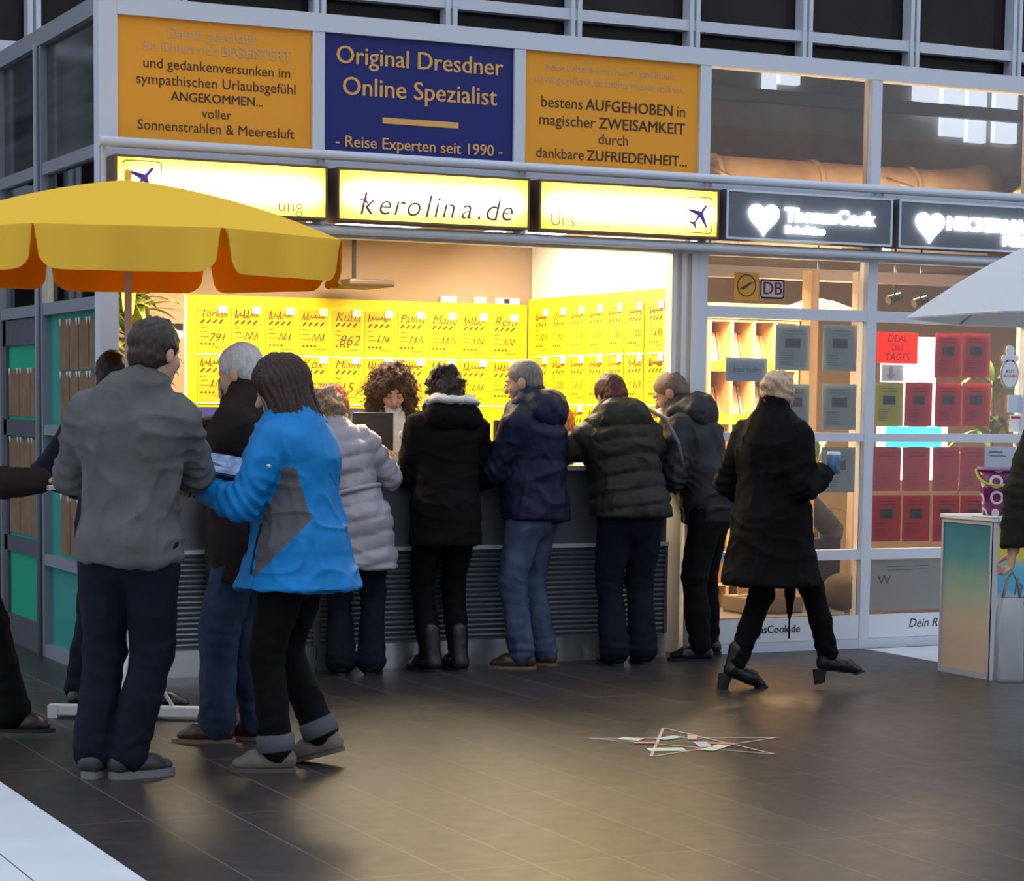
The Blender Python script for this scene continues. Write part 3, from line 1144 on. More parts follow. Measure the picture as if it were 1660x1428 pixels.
# oak wall things behind the transom panes
tag(obj('ceiling_beam', box(6.72, 12.5, 12.15, 12.27, 2.26, 2.33), mat('grey_ceiling_beam', (.45, .40, .36), .6)), 'grey ceiling beam crossing behind both transom panes', 'beam')
a = at(1325, 500, D+.8)
bm = bmesh.new()
lathe(bm, [(.02, .09), (.10, .075), (.28, .01), (.285, 0), (.27, .0), (.1, .06), (.02, .075)], (a.x, D+.8, 2.06))
o = tag(obj('pendant_lamp', bm, mat('warm_white_shade', (.9, .85, .75), .5, emit=(1, .80, .5), estr=1.2)), 'wide flat white pendant lamp behind the transom, under the ceiling grid', 'lamp')
obj('cord', tube(bmesh.new(), [(a.x, D+.8, 2.15), (a.x, D+.8, CEIL)], .004, 6), BLACK, o)
for px_, py_, lab in ((1450, 485, 'small black ceiling spotlight on a rail, left one behind the second transom'), (1492, 490, 'small black ceiling spotlight on a rail, right one behind the second transom')):
    a = at(px_, py_, D+.9)
    o = empty('spotlight', a)
    tag(o, lab, 'spotlight')
    bm = tube(bmesh.new(), [(-.05, 0, -.01), (.05, 0, .025)], [.03, .022], 12)
    obj('lamp_head', bm, BLACK, o)
    obj('stem', tube(bmesh.new(), [(0, 0, .01), (0, 0, CEIL-a.z)], .006, 6), BLACK, o)
a, b = at(1420, 490, D+.92), at(1640, 480, D+.92)

# posters on the shop glass
PIC = mat('dark_photo_print', (.04, .045, .05), .4, vary=.6, vscale=30)
GLINE = mat('grey_print', (.12, .16, .17), .5)


def shop_sheet(x0, z0, w_, h_, m, label, group, ink=GLINE, pic=True, name='window_poster', y=D+.052, nl=6, seed=0):
    rng = random.Random(seed)
    o = obj(name, box(0, w_, 0, .002, 0, h_), m)
    o.location = (x0, y, z0)
    tag(o, label, 'poster', group)
    bm = bmesh.new()
    for k in range(2):
        stroke(bm, pts_line(rng, w_*.22, w_*.78, h_*(.87-.07*k), .002, 8), .004)
    for k in range(nl):
        stroke(bm, pts_line(rng, w_*.12, w_*(.45+.1*rng.random()), h_*(.38-.05*k), .001, 6), .003)
    obj('print', bm, ink, o)
    if pic:
        obj('picture', box(w_*.28, w_*.72, -.002, -.0005, h_*.50, h_*.70), PIC, o)
    return o


def from_px(xa, ya, xb, yb, Y):
    a, b = at(xa, ya, Y), at(xb, yb, Y)
    return a.x, b.z, b.x-a.x, a.z-b.z


GREYP = mat('grey_green_poster', (.26, .33, .33), .55)
REDP = mat('red_poster', (.58, .022, .032), .55)
REDI = mat('dark_red_print', (.20, .012, .018), .5)
PY_ = D+.052
for k, (xa, ya, xb, yb, lab) in enumerate(((1258, 526, 1312, 601, 'grey-green poster left of the oak upright, upper of two'), (1335, 526, 1388, 602, 'grey-green poster right of the oak upright, topmost of three'),
        (1270, 622, 1311, 696, 'grey-green poster left of the oak upright, lower one beside the blond head'), (1334, 622, 1387, 697, 'grey-green poster right of the oak upright, middle of three'), (1332, 725, 1385, 798, 'grey-green poster right of the oak upright, below the rail'))):
    shop_sheet(*from_px(xa, ya, xb, yb, PY_), GREYP, lab, 'grey-green posters on the left shop window', seed=k)
x, z, w_, h_ = from_px(1177, 579, 1243, 619, PY_)
o = obj('blue_notice', box(0, w_, 0, .002, 0, h_), mat('light_blue_paper', (.24, .36, .48), .55))
o.location = (x, PY_, z)
tag(o, 'light blue paper notice on the left shop window', 'notice')
bm = bmesh.new()
text_bm(bm, [('bitte reden', w_*.5, h_*.5, .042, -.004, .3, 'CENTER')])
obj('handwriting', bm, mat('blue_pen', (.04, .07, .16), .5), o)
cols = ((1419, 1463), (1468, 1510), (1517, 1557), (1561, 1604))
rown = ('top', 'second', 'third', 'bottom')
for r, (ya, yb) in enumerate(((540, 613), (620, 691), (725, 796), (803, 877))):
    for c, (xa, xb) in enumerate(cols):
        if r == 0 and c < 2:
            continue
        q = -4 if r > 1 else 0
        yel = r == 1 and c == 0
        m = mat('olive_yellow_poster', (.50, .44, .06), .55) if yel else REDP
        lab = 'olive yellow poster beside the red ones in the right shop window' if yel else 'red poster in the right shop window, %s row, %s column' % (rown[r], ('first', 'second', 'third', 'fourth')[c])
        shop_sheet(*from_px(xa+q, ya, xb+q, yb, PY_), m, lab, 'red posters on the right shop window', GLINE if yel else REDI, r != 2, seed=50+r*4+c)
x, z, w_, h_ = from_px(1422, 538, 1487, 590, PY_-.004)
o = obj('offer_notice', box(0, w_, 0, .002, 0, h_), translucent('neon_orange_paper', (1.0, .10, .01), .5))
o.location = (x, PY_-.004, z)
tag(o, 'neon orange paper with handwritten DEAL DES TAGES', 'notice')
bm = bmesh.new()
text_bm(bm, [('DEAL', w_*.5, h_*.80, .062, 0, .12, 'CENTER'), ('DES', w_*.5, h_*.50, .05, 0, .12, 'CENTER'), ("TAGES", w_*.5, h_*.20, .062, 0, .12, 'CENTER')])
obj('handwriting', bm, mat('dark_red_marker', (.16, .01, .01), .5), o)
x, z, w_, h_ = from_px(1430, 591, 1464, 618, PY_-.002)
o = obj('arrow_card', box(0, w_, 0, .002, 0, h_), mat('white_paper'))
o.location = (x, PY_-.002, z)
tag(o, 'small white card with a pale red arrow pointing down, under the orange notice', 'card')
bm = bmesh.new()
cx, t_ = w_*.42, .012
bm.faces.new([bm.verts.new((cx+a, -.001, h_*b)) for a, b in ((-t_, .88), (t_, .88), (t_, .4), (.036, .4), (0, .08), (-.036, .4), (-t_, .4))])
obj('arrow', bm, mat('pale_red_print', (.72, .42, .40), .5), o)

# lit display stand behind the red posters
LITP = mat('lit_display_panel', (1, 1, 1), .4, emit=(.95, .98, 1.0), estr=1.8)
CYAN = mat('cyan_light', (.1, .8, .9), .4, emit=(.06, .80, .95), estr=1.25)
t = empty('display_stand', (0, 0, 0))
tag(t, 'white lit display stand with a cyan bar behind the red posters', 'display stand')
YD = D+.12
for xa, ya, xb, yb in ((1487, 546, 1517, 620), (1432, 588, 1487, 620)):
    x, z, w_, h_ = from_px(xa, ya, xb, yb, YD)
    obj('lit_panel', box(x, x+w_, YD, YD+.03, z, z+h_), LITP, t)
for xa in (1463, 1509):
    x, z, w_, h_ = from_px(xa, 620, xa+7, 778, YD)
    obj('lit_post', box(x, x+w_, YD, YD+.03, z, z+h_), LITP, t)
a, b = at(1426, 708, YD-.04), at(1536, 708, YD-.04)
zc, hz = a.z, .062
obj('cyan_bar', box(a.x+.045, b.x-.045, YD-.04, YD-.005, zc-hz, zc+hz), CYAN, t)
for x0, x1 in ((a.x, a.x+.045), (b.x-.045, b.x)):
    obj('bar_end', box(x0, x1, YD-.04, YD-.005, zc-hz, zc+hz), LITP, t)
x, z, w_, h_ = from_px(1412, 908, 1530, 987, PY_)
shop_sheet(x, z, w_, h_, mat('grey_white_poster', (.46, .46, .45), .5), 'wide pale poster with small emblems in the lower right pane', None, pic=False, name='window_poster', nl=0, seed=90)
o = bpy.context.scene.objects['window_poster'] if False else C.objects[-2]
bm = bmesh.new()
for q, (u, v, s) in enumerate(((.14, .62, .022), (.22, .62, .02))):
    stroke(bm, [(x+w_*u-s, z+h_*v+s), (x+w_*u, z+h_*v-s), (x+w_*u+s, z+h_*v+s)], .008)
for v in bm.verts:
    v.co.y += PY_-.001
tag(obj('emblem_sticker', bm, mat('dull_red_print', (.38, .12, .10), .5)), 'dull red tick-shaped emblems on the wide pale poster', 'sticker')
for k, (xa, xb, yp, z0_, z1_) in enumerate(((6.716, 7.828, D+.012, .060, .203), (7.90, 9.013, D+.012, .060, .203))):
    o = obj('plinth_board', box(xa, xb, D+.006, D+.03, z0_, z1_), mat('white_plinth', (.70, .74, .80), .45))
    tag(o, ('white board with ThomasCook.de letters at the foot of the left shop window', 'white board with Dein Reise letters at the foot of the right shop window')[k], 'board')
    bm = bmesh.new()
    if k == 0:
        a, b = at(1194, 1020, D), at(1297, 1018, D)
        text_bm(bm, [(q[0], q[1], q[2], q[3], .004, 0, 'LEFT') for q in line_runs([('ThomasCook.de', 0)], (a.x+b.x)/2, .135, b.x-a.x, .07)])
    else:
        a = at(1473, 1011, D)
        text_bm(bm, [('Dein Reisebüro', a.x, .142, .078, -.002, .25, 'LEFT')])
    for v in bm.verts:
        v.co.y += D+.005
    obj('lettering', bm, BLACK, o)
    if k == 0:
        bm = text_bm(bmesh.new(), [('reisebüro', at(1202, 1028, D).x, .092, .036, 0, 0, 'LEFT')])
        for v in bm.verts:
            v.co.y += D+.005
        obj('small_lettering', bm, mat('blue_lettering', (.12, .16, .40), .5), o)
# stickers on the transom pane
x, z, w_, h_ = from_px(1190, 441, 1229, 488, PY_-.012)
o = obj('round_emblem_sticker', box(0, w_, 0, .002, 0, h_), mat('orange_yellow_sticker', (.70, .33, .04), .5))
o.location = (x, D+.036, z)
tag(o, 'square orange sticker with a ringed bird emblem on the transom pane', 'sticker')
bm = bmesh.new()
stroke(bm, [(w_*.5+.062*math.cos(k*math.pi/16), h_*.54+.062*math.sin(k*math.pi/16)) for k in range(33)], .006)
bm.faces.new([bm.verts.new((w_*.5+a, -.0015, h_*.54+b)) for a, b in ((-.05, -.02), (-.02, -.025), (.05, .022), (.02, .018), (-.01, .0))])
obj('emblem', bm, mat('dark_blue_brown', (.06, .03, .02), .5), o)
x, z, w_, h_ = from_px(1232, 452, 1271, 485, PY_-.012)
o = obj('railway_sticker', box(0, w_, 0, .002, 0, h_), mat('pale_sticker', (.60, .48, .48), .5))
o.location = (x, D+.036, z)
tag(o, 'pale square sticker with the letters DB in a dark frame', 'sticker')
bm = bmesh.new()
text_bm(bm, [('DB', w_*.5, h_*.5, .105, .02, 0, 'CENTER')])
frame_round(bm, w_*.5, h_*.5, w_*.93, h_*.92, .015, .009, 0)
obj('lettering', bm, mat('dark_wine_print', (.10, .015, .03), .5), o)
# things on the floor of the shop window
a = at(1232, 985, D+.5)
o = empty('wicker_tray', (a.x, D+.45, .0))
tag(o, 'wooden tray with bread-coloured blocks low in the left shop window', 'tray')
obj('tray', bevel(box(-.22, .2, -.14, .14, .20, .30), .01), mat('tray_wood', (.20, .14, .08), .6), o)
rng = random.Random(4)
bm = bmesh.new()
for k in range(9):
    m4 = Matrix.Translation((rng.uniform(-.15, .14), rng.uniform(-.08, .08), .31+.035*(k % 3))) @ Matrix.Rotation(rng.uniform(0, 3), 4, 'Z') @ Matrix.Rotation(rng.uniform(-.4, .4), 4, 'Y')
    b2 = bmesh.ops.create_cube(bm, size=1, matrix=m4 @ Matrix.Diagonal((.13, .05, .045, 1)))
obj('blocks', bm, mat('tan_blocks', (.55, .33, .14), .6, vary=.2), o)
obj('card', box(-.02, .1, -.10, -.09, .34, .48), mat('grey_card', (.30, .36, .34), .6), o)
tag(obj('window_bench', box(6.74, 7.76, D+.12, D+.75, 0, .199), mat('dark_bench', (.10, .08, .07), .5)), 'low dark display bench inside the left shop window', 'bench')
a = at(1342, 975, D+.45)
bm = bmesh.new()
bmesh.ops.create_uvsphere(bm, u_segments=28, v_segments=16, radius=1, matrix=Matrix.Translation((a.x, D+.30, .32)) @ Matrix.Diagonal((.125, .13, .118, 1)))
tag(obj('round_pouf', bm, mat('brown_wool', (.10, .075, .05), .9, bump=.8, bscale=160), None, True), 'round brown woollen pouf low in the left shop window', 'pouf')
a = at(1338, 860, D+.55)
bm = bmesh.new()
for (p, q, r0, r1) in (((-.16, -.05, .93), (.12, .0, .70), .085, .075), ((.12, 0, .70), (.13, .02, .635), .08, .07)):
    tube(bm, [p, q], [r0, r1], 14)
bmesh.ops.create_uvsphere(bm, u_segments=16, v_segments=10, radius=.078, matrix=Matrix.Translation((.12, 0, .70)))
bmesh.ops.create_uvsphere(bm, u_segments=16, v_segments=10, radius=.088, matrix=Matrix.Translation((-.16, -.05, .93)))
o = obj('seated_leg', bm, mat('grey_blue_cloth', (.06, .078, .105), .9, bump=.3), None, True)  # stands for the jeans-clad thigh of someone seated
o.location = (a.x-.03, D+.62, 0)
tag(o, 'bent leg in grey-blue jeans of someone seated above the pouf behind the glass', 'leg')
obj('seated_shins', box(-.14, .16, -.05, .09, .2, .63), mat('navy_cloth', (.025, .035, .07), .9), o)
plant((8.12, D+.95, 0), 'green leafy plant between the oak upright and the pale upright in the shop', 1.15, 40, .3, .05, 8, LEAFG, .6, .1, .2)
plant((9.25, D+.62, 0), 'green plant behind the clock-shaped sign at the picture edge', 1.65, 46, .36, .06, 9, LEAFG, .8)

# clock-shaped sign and small cards on the right pane
a = at(1637, 604, D+.03)
t = empty('clock_sign', (a.x, D+.030, a.z))
tag(t, 'white cut-out sign shaped like an alarm clock on the right shop window', 'sign')
ALG = mat('grey_clock_print', (.36, .39, .43), .5)


def disc(bm, cx, cz, rx, rz, y0, y1, n=32):
    prism(bm, [(cx+rx*math.cos(2*math.pi*k/n), cz+rz*math.sin(2*math.pi*k/n)) for k in range(n)], 'y', y0, y1)
    return bm


obj('clock_body', disc(bmesh.new(), 0, -.01, .072, .092, 0, .004), ALG, t)
obj('clock_face', disc(bmesh.new(), 0, -.01, .060, .079, -.002, -.0003), mat('pale_clock_face', (.72, .75, .80), .5), t)
bm = bmesh.new()
disc(bm, -.036, .088, .03, .022, 0, .004)
disc(bm, .036, .088, .03, .022, 0, .004)
disc(bm, 0, .135, .034, .034, .0, .004)
bx(bm, -.008, .008, .0005, .0035, .06, .12)
obj('bells', bm, mat('pale_clock_face'), t)
bm = text_bm(bmesh.new(), [('JETZT', 0, .008, .026, .01, .1, 'CENTER')])
for v in bm.verts:
    v.co.y -= .0015
obj('lettering', bm, BLACK, t)
bm = text_bm(bmesh.new(), [('BUCHEN', 0, -.022, .026, .01, .1, 'CENTER')])
for v in bm.verts:
    v.co.y -= .0015
obj('red_lettering', bm, mat('red_print', (.5, .03, .04), .5), t)
x, z, w_, h_ = from_px(1634, 640, 1656, 700, D+.034)
o = obj('small_cards', box(x, x+w_, D+.03, D+.034, z+h_*.52, z+h_), mat('pale_blue_card', (.55, .66, .75), .5))
tag(o, 'pale blue card under the clock-shaped sign', 'card')
o = obj('small_cards', box(x+.02, x+w_+.02, D+.03, D+.034, z, z+h_*.46), mat('white_paper'))
tag(o, 'white card with a red top line under the pale blue card', 'card')
obj('red_line', box(x+.025, x+w_+.015, D+.028, D+.0295, z+h_*.36, z+h_*.42), mat('red_print'), o)
# ------------------------------------------------------------------ organic shapes: blended solids turned into one surface
def V(*a):
    return np.array(a if len(a) > 1 else a[0], dtype=np.float64)


def unit(v):
    v = V(v)
    return v/(np.linalg.norm(v)+1e-12)


def vnoise(P, f=1.0, seed=0):
    """smooth value noise in -1..1"""
    P = P*f + seed*17.31
    i = np.floor(P).astype(np.int64)
    u = P-i
    u = u*u*(3-2*u)

    def hsh(a):
        n = (a[:, 0]*73856093) ^ (a[:, 1]*19349663) ^ (a[:, 2]*83492791) ^ (seed*2654435 + 977)
        n = (n ^ (n >> 13))*1274126177
        return ((n ^ (n >> 16)) & 0xffff)/32767.5-1
    r = 0
    for dx in (0, 1):
        for dy in (0, 1):
            for dz in (0, 1):
                wgt = (u[:, 0] if dx else 1-u[:, 0])*(u[:, 1] if dy else 1-u[:, 1])*(u[:, 2] if dz else 1-u[:, 2])
                r = r + wgt*hsh(i+np.array([dx, dy, dz]))
    return r


class Solid:
    def __init__(s, h=.01):
        s.h = h
        s.ops = []

    def cap(s, a, b, ra, rb=None, k=.02, flat=None, fl_=1.0, mode='+'):
        """tapered bar; flat: a direction in which it is fl_ times as thick"""
        a, b = V(a), V(b)
        rb = ra if rb is None else rb
        fd = None if flat is None else unit(flat)

        def f(P):
            p = P-a
            ax = b-a
            if fd is not None:
                q = p@fd
                p = p+(q*(1/fl_-1))[..., None]*fd
                ax = ax+(ax@fd)*(1/fl_-1)*fd
            t = np.clip((p@ax)/(ax@ax+1e-12), 0, 1)
            d = np.linalg.norm(p-t[..., None]*ax, axis=-1)-(ra+(rb-ra)*t)
            return d*min(1.0, fl_)
        R = max(ra, rb)*max(1, fl_)
        s.ops.append((f, np.minimum(a, b)-R, np.maximum(a, b)+R, mode, k))
        return s

    def ell(s, c, r, axes=None, k=.02, mode='+'):
        c, r = V(c), V(r)
        A = np.eye(3) if axes is None else np.array(axes)

        def f(P):
            q = (P-c)@A.T
            k0 = np.linalg.norm(q/r, axis=-1)
            k1 = np.linalg.norm(q/(r*r), axis=-1)+1e-9
            return k0*(k0-1)/k1
        R = np.abs(A.T)@r
        s.ops.append((f, c-R, c+R, mode, k))
        return s

    def cut(s, p, n, k=.005):
        """takes away everything on the side of p that n points to"""
        p, n = V(p), unit(n)
        s.ops.append((lambda P: (P-p)@n, None, None, '&', k))
        return s

    def build(s):
        h = s.h
        los = [o[1] for o in s.ops if o[3] == '+']
        his = [o[2] for o in s.ops if o[3] == '+']
        lo = np.min(los, axis=0)-3*h
        hi = np.max(his, axis=0)+3*h
        n = np.ceil((hi-lo)/h).astype(int)+1
        G = np.full(tuple(n), 1.0, dtype=np.float32)
        ax = [lo[i]+h*np.arange(n[i]) for i in range(3)]
        for f, a, b, mode, k in s.ops:
            if a is None:
                sl = tuple(slice(0, n[i]) for i in range(3))
            else:
                m = k+2.5*h
                i0 = np.clip(np.floor((a-m-lo)/h).astype(int), 0, n-1)
                i1 = np.clip(np.ceil((b+m-lo)/h).astype(int)+1, 1, n)
                if np.any(i1 <= i0):
                    continue
                sl = tuple(slice(i0[i], i1[i]) for i in range(3))
            X = np.stack(np.meshgrid(*[ax[i][sl[i]] for i in range(3)], indexing='ij'), axis=-1)
            d = f(X)
            g = G[sl]
            if mode == '+':
                q = np.clip(.5+.5*(g-d)/k, 0, 1)
                G[sl] = g*(1-q)+d*q-k*q*(1-q)
            else:
                if mode == '-':
                    d = -d
                q = np.clip(.5-.5*(g-d)/k, 0, 1)
                G[sl] = g*(1-q)+d*q+k*q*(1-q)
        return surface(G, lo, h)


def surface(G, lo, h):
    """naive surface nets"""
    s = G < 0
    nx, ny, nz = G.shape
    c = np.zeros((nx-1, ny-1, nz-1), dtype=np.int8)
    for dx in (0, 1):
        for dy in (0, 1):
            for dz in (0, 1):
                c += s[dx:nx-1+dx, dy:ny-1+dy, dz:nz-1+dz]
    act = np.argwhere((c > 0) & (c < 8))
    idx = np.full((nx-1, ny-1, nz-1), -1, dtype=np.int64)
    idx[act[:, 0], act[:, 1], act[:, 2]] = np.arange(len(act))
    co = [(a, b, d) for a in (0, 1) for b in (0, 1) for d in (0, 1)]
    vals = np.stack([G[act[:, 0]+a, act[:, 1]+b, act[:, 2]+d] for a, b, d in co], axis=1)
    acc = np.zeros((len(act), 3))
    cnt = np.zeros(len(act))
    for i in range(8):
        for j in range(i+1, 8):
            df = np.array(co[j])-np.array(co[i])
            if np.abs(df).sum() != 1:
                continue
            x = (vals[:, i] < 0) != (vals[:, j] < 0)
            t = np.where(x, vals[:, i]/np.where(x, vals[:, i]-vals[:, j], 1), 0)
            acc += np.where(x[:, None], np.array(co[i])+t[:, None]*df, 0)
            cnt += x
    P = lo+h*(act+acc/np.maximum(cnt, 1)[:, None])
    Q = []
    for a in range(3):
        b, d = (a+1) % 3, (a+2) % 3
        s0 = [slice(0, -1) if i == a else slice(1, -1) for i in range(3)]
        s1 = [slice(1, None) if i == a else slice(1, -1) for i in range(3)]
        A, B = s[tuple(s0)], s[tuple(s1)]
        for sgn, m in ((1, A & ~B), (-1, ~A & B)):
            e = np.argwhere(m)
            if not len(e):
                continue
            e = e+np.array([0 if i == a else 1 for i in range(3)])
            q = []
            for db, dd in ((-1, -1), (0, -1), (0, 0), (-1, 0)):
                cc = e.copy()
                cc[:, b] += db
                cc[:, d] += dd
                q.append(idx[cc[:, 0], cc[:, 1], cc[:, 2]])
            q = np.stack(q, axis=1)
            Q.append(q if sgn > 0 else q[:, ::-1])
    Q = np.concatenate(Q)
    return P, Q[(Q >= 0).all(axis=1)]


def relax(P, Q, it=1, f=.5):
    for _ in range(it):
        a = np.zeros_like(P)
        c = np.zeros(len(P))
        for i in range(4):
            j = Q[:, (i+1) % 4]
            np.add.at(a, Q[:, i], P[j])
            np.add.at(a, j, P[Q[:, i]])
            np.add.at(c, Q[:, i], 1)
            np.add.at(c, j, 1)
        P = P+(a/np.maximum(c, 1)[:, None]-P)*f
    return P


def normals(P, Q):
    n = np.cross(P[Q[:, 2]]-P[Q[:, 0]], P[Q[:, 3]]-P[Q[:, 1]])
    N = np.zeros_like(P)
    for i in range(4):
        np.add.at(N, Q[:, i], n)
    return N/(np.linalg.norm(N, axis=1)[:, None]+1e-12)


def solid_obj(name, s, m, parent=None, it=1, disp=None, region=None):
    P, Q = s.build()
    P = relax(P, Q, it)
    if disp is not None:
        P = P+normals(P, Q)*disp(P)[:, None]
    me = bpy.data.meshes.new(name)
    me.vertices.add(len(P))
    me.vertices.foreach_set('co', P.astype(np.float32).ravel())
    me.loops.add(len(Q)*4)
    me.loops.foreach_set('vertex_index', Q.astype(np.int32).ravel())
    me.polygons.add(len(Q))
    me.polygons.foreach_set('loop_start', np.arange(len(Q), dtype=np.int32)*4)
    me.polygons.foreach_set('loop_total', np.full(len(Q), 4, dtype=np.int32))
    me.update(calc_edges=True)
    o = obj(name, me, m, parent, True)
    if region is not None:
        me.polygons.foreach_set('material_index', region(P[Q].mean(axis=1)).astype(np.int32))
    return o


# ------------------------------------------------------------------ people
SKIN = mat('skin_light', (.56, .33, .23), .5, spec=.3)
SKINT = mat('skin_tan', (.42, .23, .15), .5, spec=.3)
LIPS = mat('lips', (.45, .16, .13), .45)
EYEW = mat('eye_white', (.75, .72, .70), .25)
EYED = mat('eye_iris', (.03, .02, .015), .2)


def hair_mat(name, c, v=.45):
    return mat(name, c, .45, spec=.4, vary=v, vscale=30, stretch=(3, 3, .5), bump=.5, bscale=120)


def ik(a, c, l1, l2, pole):
    """joint between a and c, bent towards pole"""
    a, c = V(a), V(c)
    d = c-a
    L = np.linalg.norm(d)
    mx = (l1+l2)*.995
    if L > mx:
        c = a+d/L*mx
        d = c-a
        L = mx
    x = (l1*l1-l2*l2+L*L)/(2*L)
    hh = math.sqrt(max(l1*l1-x*x, 0))
    u = d/L
    p = V(pole)-(V(pole)@u)*u
    return a+u*x+unit(p)*hh, c


def rotz(v, a):
    c, s = math.cos(a), math.sin(a)
    return V(v[0]*c-v[1]*s, v[0]*s+v[1]*c, v[2])


class Person:
    """faces +y in its own space, feet on z = 0; turned clockwise by heading seen from above"""

    def __init__(s, pos, heading, h, label, feet=((-.1, 0, 12, 0), (.1, 0, -12, 0)), lean=0, side=0, twist=0, head=(0, 0, 0), hands=(None, None),
                 poles=((-.6, -1, -.3), (.6, -1, -.3)), sw=.099, hipdrop=0, hipf=0.0, skin=SKIN, face=False, curl=(.5, .5), bare=True, hair_skin=None, fat=1.0, voxel=.008, hshift=0.0, hipx=0.0, eyes='open'):
        s.h, s.skin, s.fat = h, skin, fat
        s.pos, s.rz = pos, -math.radians(heading)
        s.feet = feet
        hip = .515*h-hipdrop
        fm = np.mean([[f[0], f[1]] for f in feet], axis=0)
        s.P = V(fm[0]+hipx, fm[1]+hipf, hip)
        L, S_ = math.radians(lean), math.radians(side)
        s.u = unit((math.sin(S_), math.sin(L), math.cos(L)*math.cos(S_)))
        tw = math.radians(twist)
        r0 = V(math.cos(tw), -math.sin(tw), 0)
        s.r = unit(r0-(r0@s.u)*s.u)
        s.f = unit(np.cross(s.u, s.r))
        s.S = s.P+s.u*.296*h
        s.N = s.P+s.u*.323*h
        yaw, pit, rol = (math.radians(a) for a in head)
        ur = unit(s.u*.5+V(0, 0, 1)*.5)
        hr = s.r*math.cos(yaw)-s.f*math.sin(yaw)
        hf = s.f*math.cos(yaw)+s.r*math.sin(yaw)
        hr = unit(hr-(hr@ur)*ur)
        hf = unit(np.cross(ur, hr))
        hf2 = hf*math.cos(pit)+ur*math.sin(pit)
        hu = unit(np.cross(hr, hf2))
        hr2 = hr*math.cos(rol)-hu*math.sin(rol)
        s.hf, s.hr, s.hu = hf2, hr2, unit(np.cross(hr2, hf2))
        s.k = h*.13/.225
        s.eyes = eyes
        s.N = s.N+s.r*hshift*.6
        s.hc = s.N+s.r*hshift*.4+ur*.045*h+s.hu*.033*h+s.hf*.018*h
        s.sh = [s.S-s.r*sw*h-s.u*.020*h, s.S+s.r*sw*h-s.u*.020*h]
        s.hp = [s.P-V(.052*h, 0, .005*h), s.P+V(.052*h, 0, -.005*h)]
        s.el, s.wr = [], []
        for i in (0, 1):
            t = hands[i]
            if t is None:
                t = s.sh[i]+V((-.05, .05)[i], .06, -.315*h)
            e, c = ik(s.sh[i], t, .175*h, .150*h, poles[i])
            s.el.append(e)
            s.wr.append(c)
        s.kn, s.an, s.fd = [], [], []
        for i in (0, 1):
            x, y, yw, lift = feet[i]
            d = V(math.sin(math.radians(yw)), math.cos(math.radians(yw)), 0)
            a = V(x, y, .048*h+lift)
            k, a = ik(s.hp[i], a, .241*h, .229*h, d+V(0, .3, 0))
            s.kn.append(k)
            s.an.append(a)
            s.fd.append(d)
        s.curl = curl
        s.hand_vox = voxel
        s.face = face
        s.root = s.body()
        s.root.location = (pos[0], pos[1], 0)
        s.root.rotation_euler = (0, 0, s.rz)
        tag(s.root, label, 'person')

    def hd(s, r, f, u):
        return s.hc+(s.hr*r+s.hf*f+s.hu*u)*s.k

    def hax(s):
        return [s.hr, s.hf, s.hu]

    def body(s):
        h, k = s.h, s.k
        b = Solid(s.hand_vox)
        A = s.hax()

        def E(r, f, u, rr, kk=.02, mode='+'):
            b.ell(s.hd(r, f, u), V(rr)*k, A, kk, mode)
        b.cap(s.hd(0, -.02, -.05), s.N-s.u*.03*h, .054*k, .060*k, .03)
        E(0, -.010, .030, (.075, .096, .086), .02)
        E(0, .028, -.035, (.060, .064, .078), .03)
        E(0, .060, -.092, (.026, .024, .022), .025)
        E(0, .074, .018, (.050, .020, .014), .02)
        for q in (-1, 1):
            E(q*.030, .104, .002, (.018, .018, .013), .014, '-')
            E(q*.038, .062, -.030, (.024, .024, .024), .02)
            E(q*.077, -.008, -.012, (.011, .022, .034), .008)
        b.cap(s.hd(0, .088, .0), s.hd(0, .110, -.034), .009*k, .015*k, .012)
        E(0, .088, -.064, (.024, .011, .010), .010)
        # torso and limbs under the clothes
        b.cap(s.P, s.P+s.u*.17*h, .072*h, .074*h, .05, s.f, .72)
        b.cap(s.P+s.u*.2*h, s.S-s.u*.05*h, .078*h, .070*h, .05, s.f, .70)
        b.cap(s.sh[0]*.8+s.sh[1]*.2-s.u*.02*h, s.sh[1]*.8+s.sh[0]*.2-s.u*.02*h, .026*h, None, .03)
        for i in (0, 1):
            b.cap(s.sh[i]-s.u*.012*h, s.el[i], .022*h, .020*h, .02)
            b.cap(s.el[i], s.wr[i], .021*h, .0155*h, .015)
            b.cap(s.hp[i], s.kn[i], .042*h, .026*h, .03)
            b.cap(s.kn[i], s.an[i], .027*h, .018*h, .02)
            b.cap(s.an[i], s.an[i]+s.fd[i]*.016*h-V(0, 0, .014*h), .012*h, .010*h, .01)
            s.hand(b, i)
        o = solid_obj('person', b, [s.skin], None, 1)
        if s.face:
            if s.eyes == 'down':
                bm = bmesh.new()
                for q in (-1, 1):
                    tube(bm, [s.hd(q*.017, .0975, -.004), s.hd(q*.030, .1015, -.0075), s.hd(q*.045, .0925, -.003)], [.0012*k, .0026*k, .0012*k], 6)
                obj('eyelashes', bm, EYED, o)
            bm = bmesh.new()
            for q in (-1, 1):
                c = s.hd(q*.030, .084, .000)
                bmesh.ops.create_uvsphere(bm, u_segments=12, v_segments=8, radius=.0125*k, matrix=Matrix.Translation(c))
            obj('eyes', bm, EYEW if s.eyes == 'open' else s.skin, o, True)
            bm = bmesh.new()
            for q in (-1, 1):
                c = s.hd(q*.030, .0925, -.0015)
                bmesh.ops.create_uvsphere(bm, u_segments=10, v_segments=6, radius=.0062*k, matrix=Matrix.Translation(c))
            if s.eyes == 'open':
                obj('irises', bm, EYED, o, True)
            else:
                bm.free()
            bm = bmesh.new()
